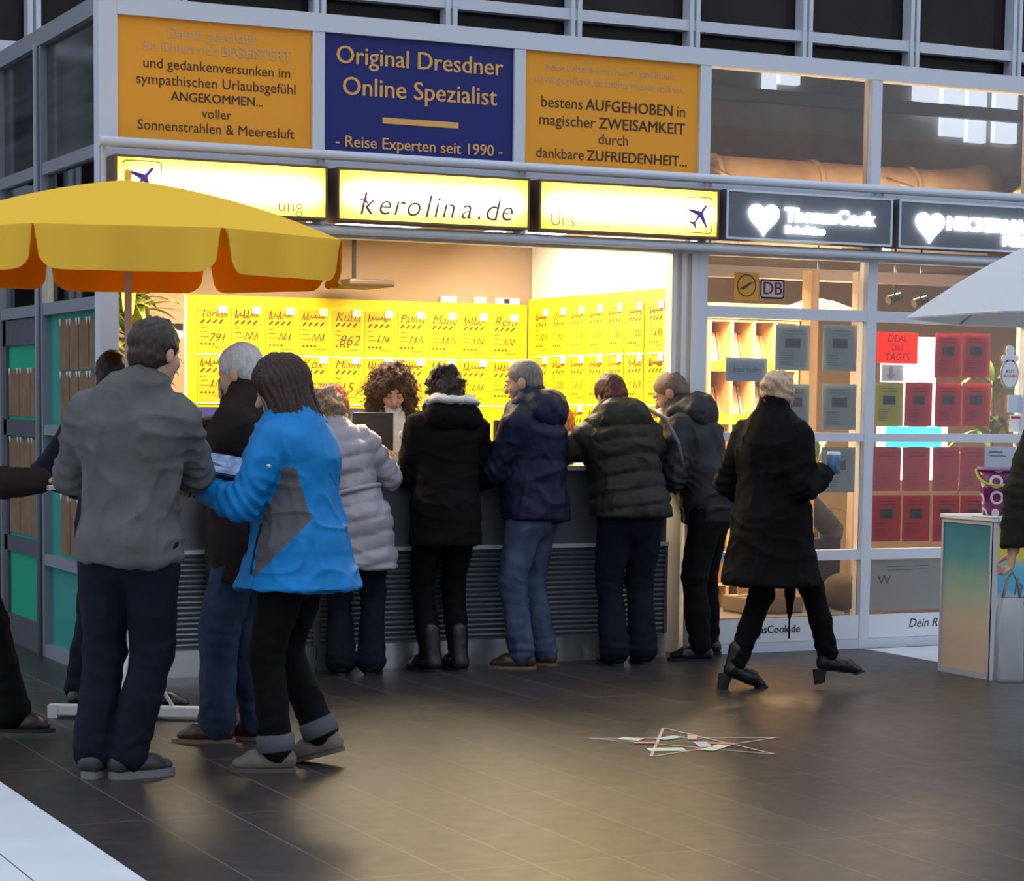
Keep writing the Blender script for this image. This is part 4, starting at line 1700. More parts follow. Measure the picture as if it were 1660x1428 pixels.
            for q in (-1, 1):
                tube(bm, [s.hd(q*.013, .096, .019), s.hd(q*.030, .097, .025), s.hd(q*.047, .086, .019)], [.003*k, .004*k, .002*k], 6)
            obj('eyebrows', bm, s.brow if hasattr(s, 'brow') else EYED, o)
            bm = bmesh.new()
            tube(bm, [s.hd(-.020, .093, -.063), s.hd(0, .101, -.0655), s.hd(.020, .093, -.063)], [.002*k, .006*k, .002*k], 8)
            obj('lips', bm, LIPS, o)
        return o

    def hand(s, b, i):
        k = s.h/1.72
        W = s.wr[i]
        d = unit(s.wr[i]-s.el[i])
        sgn = (-1, 1)[i]
        side = np.cross(d, V(0, 0, 1))
        if np.linalg.norm(side) < .35:
            side = s.f*1.0
            side = unit(side-(side@d)*d)
            n = unit(np.cross(side, d))*(-sgn)
        else:
            side = unit(side)*sgn*-1           # towards the thumb, inwards
            n = V(0, 0, -1)-d*(-d[2])
            n = unit(n)
        cu = s.curl[i]
        b.ell(W+d*.045*k, V(.040, .050, .015)*k, [side, d, n], .012)
        for q in range(4):
            off = (.030-.020*q)*k
            ln = (.040, .045, .042, .034)[q]*k
            root = W+d*.088*k+side*off
            d1 = unit(d*math.cos(cu*.8)+n*math.sin(cu*.8)+side*(.08-.05*q))
            d2 = unit(d*math.cos(cu*2.0)+n*math.sin(cu*2.0))
            m = root+d1*ln
            b.cap(root-d*.015*k, m, .0092*k, .0086*k, .006)
            b.cap(m, m+d2*ln*.95, .0086*k, .0070*k, .004)
        root = W+d*.025*k+side*.030*k
        d1 = unit(side*.75+d*.6+n*.35*cu)
        m = root+d1*.042*k
        b.cap(root, m, .0125*k, .0100*k, .010)
        b.cap(m, m+unit(d1*.5+d*.6+n*.4*cu)*.030*k, .0098*k, .0078*k, .004)

    # -------------------------------------------------- clothes
    def jacket(s, m, hem, name='jacket', girth=1.0, arm=1.0, flare=0.0, collar=True, hood=None, quilt=None, folds=.005, seed=1, region=None, cuff=.0, hs=1.0, shoulder=1.0, vox=.011, depth=.80, waist=None, collar_h=.035):
        """hem: height of the lower edge above the floor"""
        h, g = s.h, girth*s.fat
        b = Solid(vox)
        low = s.P+V(0, 0, hem-s.P[2])
        wst = s.P+s.u*.11*h
        chest = s.P+s.u*.225*h
        top = s.S-s.u*.012*h
        wr = .088*h*g*(waist or 1)
        hr_ = (.094*h+flare*.3)*g
        b.cap(low-V(0, 0, .03), s.P, (.094*h+flare)*g, hr_, .04, V(0, 1, 0)*.5+s.f*.5, depth)
        b.cap(s.P, wst, hr_, wr, .05, s.f, depth)
        b.cap(wst, chest, wr, .098*h*g, .05, s.f, depth)
        b.cap(chest, top, .098*h*g, .078*h*g, .05, s.f, depth*.96)
        b.cap(s.sh[0]-s.u*.012*h+s.r*.012*h, s.sh[1]-s.u*.012*h-s.r*.012*h, .040*h*shoulder, None, .06)
        b.cap(s.S, s.N, .068*h, .047*h, .045)
        for i in (0, 1):
            e, wv = s.el[i], s.wr[i]
            b.cap(s.sh[i]-s.u*.01*h, e, .040*h*arm, .036*h*arm, .035)
            b.cap(e, wv-unit(wv-e)*(.004+cuff)*h, .036*h*arm, .029*h*arm, .02)
        if collar:
            b.cap(s.N-s.u*.01*h, s.N+s.u*collar_h*h+s.f*.004, .048*h, .046*h, .02, s.f, 1.08)
        if hood == 'in':
            c = s.N-s.f*.062*h-s.u*.018*h
            b.ell(c, V(.088, .052, .066)*h, [s.r, s.f, s.u], .025)
        b.cut(low, V(0, 0, -1), .008)
        n = s.root

        def disp(P):
            W = P+.05*np.stack([vnoise(P, 5, seed+11), vnoise(P, 5, seed+12), vnoise(P, 5, seed+13)], axis=1)
            d = folds*(vnoise(P*V(1, 1, .55), 9, seed)*.7+vnoise(P*V(1, 1, .7), 19, seed+3)*.4)
            d = d+folds*1.5*((1-np.abs(vnoise(W*V(.8, .8, 1.7), 7, seed+5)))**5-.2)+folds*1.1*((1-np.abs(vnoise(W*V(1.5, 1.5, .7), 8, seed+6)))**6-.15)
            # creases round the elbows
            for i in (0, 1):
                r = np.linalg.norm(P-s.el[i], axis=1)
                ax = unit(s.wr[i]-s.sh[i])
                d = d+np.exp(-(r/.11)**2)*folds*.9*np.sin((P-s.el[i])@ax*150+vnoise(P, 11, seed)*2.2)
            if quilt:
                st, amp = quilt
                q = ((P-s.P)@s.u)/st+.12*vnoise(P, 4, seed)
                # the sleeves are quilted along their own length
                for i in (0, 1):
                    t1, t2 = s.sh[i], s.wr[i]
                    ab = np.clip(((P-s.sh[i])@(s.el[i]-s.sh[i]))/((s.el[i]-s.sh[i])@(s.el[i]-s.sh[i])), 0, 1)
                    near = np.linalg.norm(P-(s.sh[i]+ab[:, None]*(s.el[i]-s.sh[i])), axis=1) < .062*h*arm
                    out = np.abs((P-s.S)@s.r) > .115*h
                    q = np.where(near & out, ab*.175*h/st, q)
                d = d+amp*(np.abs(np.sin(math.pi*q))**.55-.75)+folds*.8*vnoise(P*V(1, 1, .3), 26, seed+7)*np.abs(np.sin(math.pi*q))
            return d
        o = solid_obj(name, b, m, n, 1, disp, region)
        if hood == 'out' or isinstance(hood, bpy.types.Material):
            hb = Solid(.010)
            c = s.N-s.f*.058*h-s.u*(.020+.035*(1-hs))*h
            hb.ell(c, V(.098, .060*hs, .070*hs)*h, [s.r, s.f, s.u], .02)
            hb.cap(s.N-s.r*.062*h+s.f*.01*h+s.u*.004*h, c+s.u*.03*h*hs-s.r*.04*h, .026*h*hs, .034*h*hs, .03)
            hb.cap(s.N+s.r*.062*h+s.f*.01*h+s.u*.004*h, c+s.u*.03*h*hs+s.r*.04*h, .026*h*hs, .034*h*hs, .03)
            hb.cap(s.N+s.u*.06*h+s.f*.03*h, s.N-s.u*.05*h+s.f*.02*h, .052*h, None, .02, mode='-')
            hm = hood if isinstance(hood, bpy.types.Material) else (m[0] if isinstance(m, (list, tuple)) else m)
            solid_obj('hood', hb, hm, o, 1, lambda P: .006*vnoise(P, 16, seed+5)+.004*vnoise(P, 34, seed+6))
        return o

    def trousers(s, m, thigh=1.0, shin=1.0, bell=0.0, cuffz=None, folds=.006, seed=2, top=None, name='trousers'):
        h, g = s.h, s.fat
        b = Solid(.010)
        b.cap(s.P+V(0, 0, .04*h), s.P-V(0, 0, .02*h), .080*h*g, .088*h*g, .04, V(0, 1, 0), .80)
        for i in (0, 1):
            hp, kn, an = s.hp[i], s.kn[i], s.an[i]
            b.cap(hp, kn, .056*h*thigh*g, .040*h*shin, .03)
            end = an+V(0, 0, .004*h)
            mid = (kn+end)/2
            b.cap(kn, mid, .040*h*shin, .036*h*shin, .02)
            b.cap(mid, end, .036*h*shin, (.033*shin+bell)*h, .02)

        def disp(P):
            W = P+.04*np.stack([vnoise(P, 6, seed+11), vnoise(P, 6, seed+12), vnoise(P, 6, seed+13)], axis=1)
            d = folds*(vnoise(P*V(1, 1, .5), 10, seed)*.6+vnoise(P, 22, seed+1)*.3+1.2*((1-np.abs(vnoise(W*V(1.2, 1.2, .8), 8, seed+6)))**5-.2))
            for i in (0, 1):
                r = np.linalg.norm(P-s.kn[i], axis=1)
                d = d+np.exp(-(r/.13)**2)*folds*.35*np.sin(P[:, 2]*80+P[:, 0]*20+vnoise(P, 9, seed)*5)
                r2 = np.abs(P[:, 2]-(s.an[i][2]+.05))
                d = d+np.exp(-(r2/.07)**2)*folds*.38*np.sin(P[:, 2]*85+P[:, 0]*22*(1-2*i)+vnoise(P, 9, seed+i)*5)
            return d
        return solid_obj(name, b, m, s.root, 1, disp)

    def shoe(s, i, m, sole, ln=.158, heel=0.0, boot=0.0, width=1.0, tilt=0.0, name='shoe', sole_h=.016, point=1.0):
        """one shoe under the ankle; tilt lifts the heel (degrees, negative lifts the toe)"""
        h = s.h
        d, a = s.fd[i], s.an[i]
        r = np.cross(d, V(0, 0, 1))
        t = math.radians(tilt)
        f = d*math.cos(t)-V(0, 0, 1)*math.sin(t)
        u = unit(np.cross(r, f))
        base = a-u*(.048*h+heel)
        L = ln*h

        def p(y, z, x=0):
            return base+f*y*L+u*z+r*x
        b = Solid(.0075)
        hz = heel
        w_ = .0285*h*width
        sh_ = 0 if heel else sole_h
        b.cap(p(-.13, hz+.034+sh_*.5), p(.30, hz*.45+.034+sh_*.5), w_*.82, w_*.90, .02, u, .95)
        b.cap(p(.30, hz*.45+.030+sh_*.5), p(.52, .020+sh_*.6), w_*.92, w_*.66*point, .022, u, .72)
        b.cap(p(-.08, hz+.05+sh_*.5), a+V(0, 0, .012*h+boot), .0245*h*width, (.027 if boot else .0245)*h*width, .02)
        if not heel:
            b.cut(p(0, sole_h*.8), -u, .003)
        else:
            b.cut(p(.4, .006), -u, .004)
        n = s.root
        o = solid_obj(name, b, m, n, 1, lambda P: .0018*vnoise(P, 40, 3))
        pts = []
        for q in range(24):
            an_ = 2*math.pi*q/24
            y = .20+.485*math.cos(an_)
            x = math.copysign(abs(math.sin(an_))**.7, math.sin(an_))*w_*(1.0 if y > .1 else .90)
            if y > .45:
                x *= point
            pts.append((y, x))
        bm = bmesh.new()
        if heel:
            lo = [bm.verts.new(p(y, 0, x)) for y, x in pts if y > .34]
            hi = [bm.verts.new(p(y, sole_h, x)) for y, x in pts if y > .34]
        else:
            lo = [bm.verts.new(p(y, 0, x)) for y, x in pts]
            hi = [bm.verts.new(p(y, sole_h, x*1.01)) for y, x in pts]
        bm.faces.new(lo[::-1])
        bm.faces.new(hi)
        for q in range(len(lo)):
            bm.faces.new((lo[q], lo[(q+1) % len(lo)], hi[(q+1) % len(lo)], hi[q]))
        obj('sole', bm, sole, o)
        if heel:
            bm = bmesh.new()
            lo = [bm.verts.new(p(-.30+.12*math.cos(q*math.pi/5), -.0, .016*math.sin(q*math.pi/5))) for q in range(10)]
            hi = [bm.verts.new(p(-.22+.16*math.cos(q*math.pi/5), hz+.02, .024*math.sin(q*math.pi/5))) for q in range(10)]
            bm.faces.new(lo[::-1])
            bm.faces.new(hi)
            for q in range(10):
                bm.faces.new((lo[q], lo[(q+1) % 10], hi[(q+1) % 10], hi[q]))
            obj('heel', bm, sole, o)
        return o

    def shoes(s, m, sole, tilt=(0, 0), **k):
        for i in (0, 1):
            s.shoe(i, m, sole, tilt=tilt[i], **k)

    # -------------------------------------------------- hair
    def hair(s, kind, m, seed=5, length=.2, vol=1.0):
        b = Solid(.0065 if kind != 'long' else .008)
        A = s.hax()
        k = s.k

        def E(r, f, u, rr, kk=.02, mode='+'):
            b.ell(s.hd(r, f, u), V(rr)*k, A, kk, mode)

        def Cp(p, q, ra, rb, kk=.02, mode='+'):
            b.cap(s.hd(*p), s.hd(*q), ra*k, rb*k, kk, mode=mode)
        if kind == 'short' or kind == 'cropped':
            e = .004 if kind == 'cropped' else .009*vol
            E(0, -.011, .033, (.0765+e, .097+e, .087+e*1.3), .01)
            E(0, -.058, -.030, (.056+e, .040+e, .045), .03)
            E(0, .088, -.052, (.10, .088, .095), .012, '-')
            E(0, .10, .012, (.052, .050, .048), .02, '-')
            for q in (-1, 1):
                E(q*.085, .0, -.020, (.022, .026, .034), .008, '-')
            b.cut(s.hd(0, -.06, -.082), -s.hu, .01)

            def disp(P):
                return (.0028*vol if kind == 'short' else .0012)*(vnoise(P, 34, seed)+1.1*vnoise(P*V(1, 1, .6), 85, seed+1))
            if kind == 'short' and vol > 1.2:
                for q, (x, z) in enumerate(((-.02, .120), (.025, .122), (0, .126))):
                    Cp((x, .02, .10), (x*1.5, .045-.02*q, z), .022, .012, .02)
        elif kind == 'long':
            E(0, -.014, .034, (.100, .120, .108), .02)
            for q, (x, y) in enumerate(((-.062, -.03), (-.03, -.06), (0, -.07), (.03, -.06), (.062, -.03), (-.072, .01), (.072, .01))):
                Cp((x, y, .02), (x*1.45, y-.012, -length), .052, .044, .03)
            E(0, .098, -.045, (.058, .062, .10), .02, '-')

            def disp(P):
                q = P-s.hc
                an_ = np.arctan2(q@s.hr, -(q@s.hf))
                return .0045*np.sin(an_*34+vnoise(P*V(1, 1, .35), 14, seed)*5)+.006*vnoise(P*V(1, 1, .4), 24, seed+2)
        elif kind == 'wavy':
            E(0, -.012, .030, (.092*vol, .108*vol, .100*vol), .02)
            E(0, -.065, -.045, (.082, .052, .075), .04)
            for q in (-1, 1):
                E(q*.074, -.012, -.035, (.026, .05, .055), .03)
            E(0, .104, -.05, (.066, .066, .095), .02, '-')

            def disp(P):
                q = P-s.hc
                w_ = vnoise(P, 16, seed)
                return .010*np.sin((q@s.hu)*75+w_*5+np.arctan2(q@s.hr, q@s.hf)*3)+.009*vnoise(P, 38, seed+2)+.005*vnoise(P, 80, seed+3)
        elif kind == 'curly':
            E(0, -.02, .035, (.120, .125, .112), .03)
            E(-.085, .0, -.04, (.062, .08, .11), .04)
            E(.085, .0, -.04, (.062, .08, .11), .04)
            E(-.082, .02, -.13, (.052, .06, .07), .04)
            E(.088, .02, -.13, (.052, .06, .075), .04)
            E(0, -.07, -.08, (.10, .06, .11), .04)
            E(0, .125, -.045, (.056, .085, .098), .025, '-')

            def disp(P):
                return .013*vnoise(P, 30, seed)+.010*vnoise(P, 62, seed+1)+.006*vnoise(P, 110, seed+2)
        elif kind == 'updo':
            E(0, -.012, .036, (.088, .106, .102), .02)
            E(0, -.070, -.020, (.062, .042, .058), .03)
            E(.01, -.085, .055, (.050, .048, .048), .02)
            for q in (-1, 1):
                E(q*.066, -.012, .0, (.022, .045, .038), .03)
            E(0, .102, -.05, (.064, .064, .095), .02, '-')
            b.cut(s.hd(0, -.05, -.066), -s.hu, .012)

            def disp(P):
                q = P-s.hc
                return .004*np.sin((q@s.hu)*110+(q@s.hr)*60+vnoise(P, 14, seed)*4)+.006*vnoise(P, 30, seed+2)
        elif kind == 'bobbed':
            E(0, -.012, .032, (.086*vol, .105*vol, .098*vol), .02)
            E(0, -.055, -.035, (.074, .048, .055), .04)
            for q in (-1, 1):
                E(q*.070, -.012, -.022, (.020, .045, .045), .03)
            E(0, .102, -.05, (.064, .064, .095), .02, '-')

            def disp(P):
                q = P-s.hc
                an_ = np.arctan2(q@s.hr, -(q@s.hf))
                return .004*np.sin(an_*26+vnoise(P, 12, seed)*4)+.006*vnoise(P, 34, seed+2)
        o = solid_obj('hair', b, m, s.root, 1, disp)
        if kind in ('curly', 'wavy', 'long', 'updo'):
            rng = random.Random(seed)
            bm = bmesh.new()
            n = {'curly': 240, 'wavy': 70, 'long': 60, 'updo': 40}[kind]
            vs = np.array([v.co for v in o.data.vertices])
            nn = np.array([v.normal for v in o.data.vertices])
            for _ in range(n):
                i = rng.randrange(len(vs))
                p, nv = V(vs[i]), V(nn[i])
                q = p-s.hc
                if q@s.hf > .075*k and abs(q@s.hr) < .07 and q@s.hu < .07*k:
                    continue
                dn = -s.hu if kind != 'curly' else unit(-s.hu*.7+nv*.6)
                ln = {'curly': .07, 'wavy': .05, 'long': .16, 'updo': .05}[kind]*rng.uniform(.6, 1.2)
                am = {'curly': .008, 'wavy': .006, 'long': .003, 'updo': .004}[kind]
                w0, ph = {'curly': 5, 'wavy': 2.2, 'long': 1, 'updo': 1.5}[kind], rng.uniform(0, 6)
                sd = unit(np.cross(nv, dn)+1e-6)
                pts = []
                for t in range(13):
                    z = t/12
                    pts.append(p+nv*(.003+.012*z*(1 if kind == 'curly' else .3))+dn*ln*z+sd*am*math.sin(w0*2*z*3.14+ph)+nv*am*math.cos(w0*2*z*3.14+ph))
                tube(bm, pts, [.0022*(1-.6*t/12) for t in range(13)], 5, False)
            obj('loose_strands', bm, m, o)
        return o
# ------------------------------------------------------------------ cloth and shoe materials
def cloth(name, c, rough=.85, v=.18, sheen=.0, bs=220, b=.25):
    if name in MATS:
        return MATS[name]
    m = mat(name, c, rough, spec=.18, vary=v, vscale=7, sheen=sheen, bump=b, bscale=bs)
    n = m.node_tree
    t = n.nodes.new('ShaderNodeTexCoord')
    z = n.nodes.new('ShaderNodeTexNoise')
    z.inputs['Scale'].default_value = 6
    z.inputs['Detail'].default_value = 2
    z.inputs['Distortion'].default_value = .7
    n.links.new(t.outputs['Object'], z.inputs['Vector'])
    bp = n.nodes.new('ShaderNodeBump')
    bp.inputs['Strength'].default_value = .30
    bp.inputs['Distance'].default_value = .05
    n.links.new(z.outputs['Fac'], bp.inputs['Height'])
    q = n.nodes['Principled BSDF'].inputs['Normal']
    if q.is_linked:
        n.links.new(bp.outputs[0], q.links[0].from_node.inputs['Normal'])
    else:
        n.links.new(bp.outputs[0], q)
    return m


GREYJ = cloth('grey_cotton', (.115, .118, .115))
DJEANS = cloth('dark_navy_denim', (.0075, .0095, .019), v=.3)
NAVYC = cloth('navy_coat_cloth', (.014, .017, .032))
BLACKC = cloth('black_cloth', (.0034, .003, .0033))
BROWNB = cloth('brown_black_cloth', (.022, .015, .013))
BJEANS = cloth('blue_denim', (.028, .045, .085), v=.4)
MJEANS = cloth('washed_blue_denim', (.060, .085, .145), v=.45)
BLUEJ = cloth('bright_blue_shell', (.006, .20, .52), .5, .06, b=.1)
GREYPAN = cloth('grey_shell_panel', (.10, .095, .105), .6)
SILVER = mat('silver_lilac_shell', (.34, .325, .375), .36, spec=.5, vary=.06, vscale=5)
OLIVE = cloth('olive_black_shell', (.022, .021, .016), .5, b=.1)
GREYBLK = cloth('grey_black_shell', (.026, .027, .031), .5, b=.1)
NAVYJ = cloth('navy_shell', (.012, .016, .040), .5, b=.1)
BROWNT = cloth('brown_trouser_cloth', (.045, .032, .026))
DOLIVE = cloth('dark_olive_knit', (.022, .021, .016))
SOLE = mat('grey_rubber_sole', (.16, .165, .17), .6)
SOLED = mat('black_rubber_sole', (.012, .011, .011), .6)
SOLEB = mat('tan_rubber_sole', (.20, .13, .085), .6)
BSHOE = mat('brown_leather', (.055, .028, .017), .35, vary=.25)
KSHOE = mat('black_leather', (.010, .0095, .010), .35)
GSHOE = mat('grey_black_leather', (.030, .028, .030), .5)
TSHOE = mat('taupe_suede', (.15, .125, .105), .85, vary=.2, bump=.2)


def place(pts, heading):
    """floor points of the two feet -> position and feet in the person's own space"""
    mx = sum(p.x for p in pts)/2
    my = sum(p.y for p in pts)/2
    h = math.radians(heading)
    out = []
    for p in pts:
        dx, dy = p.x-mx, p.y-my
        out.append((dx*math.cos(h)-dy*math.sin(h), dx*math.sin(h)+dy*math.cos(h)))
    return (mx, my), out


def feet2(pa, pb, heading, ya, yb, la=0, lb=0):
    pos, o = place([fl(*pa), fl(*pb)], heading)
    return pos, ((o[0][0], o[0][1], ya, la), (o[1][0], o[1][1], yb, lb))


# 1 man in the grey jacket
pos, ft = feet2((152, 1258), (208, 1260), 33, -4, 48)
p = Person(pos, 33, 1.79, 'person in a washed grey jacket and dark jeans, their back to the viewer', ft, lean=2, side=2.0, hipx=.075, hshift=.055, head=(24, -6, -4), hands=(V(-.02, .36, 1.14), V(.10, .42, 1.16)), poles=((-1, -.6, -.5), (1, -.6, -.5)))
p.jacket(GREYJ, .835, girth=1.10, arm=1.12, folds=.010, seed=3, collar_h=.010, flare=.008, depth=.86)
p.trousers(DJEANS, 1.10, 1.16, .006)
p.shoes(GSHOE, SOLE, sole_h=.030, width=1.15)
p.hair('short', hair_mat('dark_brown_hair', (.035, .022, .016)), vol=1.25)

# 2 man behind the parasol pole
pos, ft = feet2((128, 1146), (248, 1150), 48, -10, 55)
p = Person(pos, 48, 1.71, 'person in a navy coat, almost hidden behind the grey jacket at the parasol', ft, head=(-25, -15, 0), side=-1, hands=(V(-.16, .10, 1.0), V(.02, .20, 1.15)), poles=((-1.4, -.7, -.2), (1, -.6, -.4)))
p.jacket(NAVYC, .73, girth=1.1, arm=1.15, seed=8, flare=.02)
p.trousers(DJEANS, 1.05, 1.1)
p.shoes(KSHOE, SOLED)
p.hair('short', hair_mat('black_hair', (.012, .009, .008)))

# 3 person at the left edge of the picture
pos, ft = feet2((-172, 1200), (22, 1198), 112, -5, 3)
p = Person(pos, 112, 1.76, 'person cut by the left picture edge, dark sleeve stretched out to hold brochures', ft, lean=3, head=(0, -8, 0), hands=(V(-.15, .0, .8), V(.17, .40, 1.115)), poles=((-.6, -1, -.3), (.3, -1, -1.2)), curl=(.4, .55), voxel=.007)
p.jacket(BROWNB, .80, girth=1.1, arm=1.12, seed=12)
p.trousers(BLACKC, 1.05, 1.15, .012)
p.shoes(mat('dark_brown_leather', (.028, .019, .016), .4), SOLED, point=.8)
p.hair('short', MATS['dark_brown_hair'])
k3 = (p.root.matrix_basis @ Vector(p.wr[1]), p)

# 4 white-haired man
pos, ft = feet2((352, 1203), (420, 1199), -48, -18, 8)
p = Person(pos, -48, 1.73, 'white-haired person in a dark brown jacket and blue jeans beside the blue jacket', ft, lean=1, hipf=-.05, side=3, head=(8, -14, 0), hands=(V(-.10, .34, 1.17), V(.12, .34, 1.17)), skin=SKIN)
p.jacket(BROWNB, .69, girth=1.16, arm=1.15, seed=21, flare=.01)
p.trousers(BJEANS, 1.05, 1.25, .006)
p.shoes(BSHOE, SOLEB, ln=.165, point=.8)
p.hair('short', hair_mat('white_hair', (.55, .53, .52), .2), vol=.9)
k4 = p

# 5 woman in the blue jacket
pos, ft = feet2((448, 1250), (522, 1238), -42, -25, -8, 0, .035)
p = Person(pos, -42, 1.665, 'person with long brown hair in a bright blue jacket with grey side panels', ft, lean=5, side=2, head=(-14, -18, 0), hands=(V(-.15, .345, 1.105), V(.06, .33, 1.12)), poles=((-.7, -1, -.7), (1, -.6, -.4)), curl=(.7, .6), voxel=.007)


def blue_region(P, s=p):
    q = P-s.P
    x, y, z = q@s.r, q@s.f, P[:, 2]
    da = np.full(len(P), 9.)
    for i in (0, 1):
        for a, b in ((s.sh[i], s.el[i]), (s.el[i], s.wr[i])):
            t = np.clip((P-a)@(b-a)/((b-a)@(b-a)), 0, 1)
            da = np.minimum(da, np.linalg.norm(P-(a+t[:, None]*(b-a)), axis=1))
    ang = np.degrees(np.arctan2(np.abs(x), -y*1.1))
    lo = .775+(112-ang)*.0033
    hi = np.where(ang < 57, 1.0+(ang-43)*.0125, 1.20)
    return (ang > 43) & (ang < 113) & (z > lo) & (z < hi) & (da > .098)


p.jacket([BLUEJ, GREYPAN], .725, girth=1.14, arm=1.16, seed=31, flare=.095, region=blue_region, folds=.009, collar_h=.012, cuff=.006, depth=.92, vox=.008)
from mathutils.bvhtree import BVHTree
jk = C.objects['jacket.004'] if 'jacket.004' in C.objects else p.root.children[0]
bt = BVHTree.FromPolygons([v.co.copy() for v in jk.data.vertices], [tuple(q.vertices) for q in jk.data.polygons])


def on_jacket(a, z, off=.002):
    o_ = Vector((p.P[0], p.P[1], z))
    d_ = Vector(-p.r*math.sin(math.radians(a))-p.f*math.cos(math.radians(a)))
    hit = bt.ray_cast(o_+d_*.6, -d_)[0]
    return (hit+d_*off) if hit else o_+d_*.2


ZIPD = cloth('dark_zip', (.006, .007, .012))
obj('pocket_zip', tube(bmesh.new(), [on_jacket(114, .785+.028*k) for k in range(8)], .004, 6), ZIPD, jk)
for a_, z_ in ((147, .97), (150, .755)):
    obj('zip_tab', tube(bmesh.new(), [on_jacket(a_, z_-.022), on_jacket(a_, z_), on_jacket(a_, z_+.022)], .008, 8), ZIPD, jk)
bm = bmesh.new()
bmesh.ops.create_uvsphere(bm, u_segments=8, v_segments=6, radius=.010, matrix=Matrix.Translation(on_jacket(92, 1.20, .0)) @ Matrix.Rotation(.6, 4, 'Y') @ Matrix.Diagonal((1, 1, .6, 1)))
obj('sleeve_emblem', bm, WHITE, jk, True)
p.trousers(BLACKC, 1.05, 1.08, .004)
bm = bmesh.new()
for i in (0, 1):
    a = p.an[i]
    up = Vector(unit(p.kn[i]-a))
    c = Vector(a)+up*.035
    tube(bm, [c-up*.035, c-up*.03, c+up*.03, c+up*.035], [.070, .077, .076, .068], 20)
obj('rolled_cuffs', bm, cloth('grey_denim_cuff', (.10, .105, .125)), p.root, True)
p.shoes(TSHOE, mat('taupe_sole', (.09, .075, .065), .7), tilt=(0, 16), ln=.165, width=1.12, boot=.02)
p.hair('long', hair_mat('long_brown_hair', (.040, .018, .013)), length=.235, vol=1.0)
k5 = p

# 6 silver coat
pos, ft = feet2((552, 1094), (602, 1094), 12, 5, 22)
p = Person(pos, 12, 1.585, 'person with wavy blond hair in a quilted silver coat at the counter', ft, lean=9, side=-14, head=(-6, -12, 0), hands=(V(-.22, .34, 1.12), V(.08, .34, 1.12)))
p.jacket(SILVER, .575, girth=1.10, arm=1.20, seed=41, flare=.055, quilt=(.085, .015), folds=.006, collar_h=.06, waist=.93, depth=.9)
obj('belt', tube(bmesh.new(), [tuple(p.P+p.u*.105*p.h+p.r*.170*math.cos(a)+p.f*.155*math.sin(a)) for a in [k*math.pi/12 for k in range(25)]], .014, 8), SILVER, p.root, True)
p.trousers(DJEANS, 1.0, 1.1, .016)
p.shoes(KSHOE, SOLED)
p.hair('wavy', hair_mat('ash_blond_hair', (.38, .25, .15), .4), vol=1.06)

# 7 brown trousers behind the group
pos, ft = feet2((374, 1098), (404, 1100), 5, -10, 10)
p = Person(pos, 5, 1.66, 'person in brown trousers at the left end of the counter, hidden behind the white-haired person', ft, lean=10, head=(0, -10, 0), hands=(V(-.15, .30, 1.12), V(.15, .30, 1.12)))
p.jacket(BLACKC, .85, seed=45, arm=1.1)
p.trousers(BROWNT, 1.1, 1.3, .006)
p.shoes(BSHOE, SOLEB)
p.hair('short', MATS['dark_brown_hair'])

# 8 curly haired clerk
a = at(640, 640, 12.12)
p = Person((a.x-.04, 12.12), 192, 1.71, 'clerk with a cloud of curly brown hair looking down behind the counter', lean=9, head=(4, -24, 0), hands=(V(-.13, .33, 1.15), V(.12, .36, 1.16)), face=True, eyes='down', curl=(.6, .6), skin=mat('skin_warm', (.60, .37, .26), .45, spec=.3))


def shirt_region(P, s=p):
    q = P-s.P
    return (np.abs(q@s.r+.005) < .062-.02*(P[:, 2]-1.1)) & (q@s.f > .02)


PATT = bpy.data.materials.new('patterned_brown_cloth')
PATT.use_nodes = True
_n = PATT.node_tree
_b = _n.nodes['Principled BSDF']
_v = _n.nodes.new('ShaderNodeTexVoronoi')
_v.inputs['Scale'].default_value = 28
_t = _n.nodes.new('ShaderNodeTexCoord')
_r = _n.nodes.new('ShaderNodeValToRGB')
_r.color_ramp.elements[0].color = (.30, .18, .10, 1)
_r.color_ramp.elements[1].color = (.035, .018, .014, 1)
_r.color_ramp.elements[0].position = .15
_r.color_ramp.elements[1].position = .55
_n.links.new(_t.outputs['Object'], _v.inputs['Vector'])
_n.links.new(_v.outputs['Distance'], _r.inputs[0])
_n.links.new(_r.outputs[0], _b.inputs['Base Color'])
_b.inputs['Roughness'].default_value = .8
p.jacket([PATT, cloth('white_shirt', (.82, .80, .78), v=.03)], .78, girth=.98, arm=1.05, seed=51, region=shirt_region, collar=False)
p.trousers(DJEANS)
p.shoes(KSHOE, SOLED)
p.hair('curly', hair_mat('curly_brown_hair', (.075, .032, .016), .5))

# 8b red haired clerk
a = at(577, 650, 12.35)
p = Person((a.x, 12.38), -60, 1.60, 'clerk with short red hair, only the hair showing beside the blond head', lean=10, head=(20, -20, 0), hands=(V(-.12, .30, 1.14), V(.12, .30, 1.14)))
p.jacket(NAVYC, .8, seed=55)
p.trousers(DJEANS)
p.shoes(KSHOE, SOLED)
p.hair('bobbed', hair_mat('bright_red_hair', (.20, .030, .010)), vol=1.05)

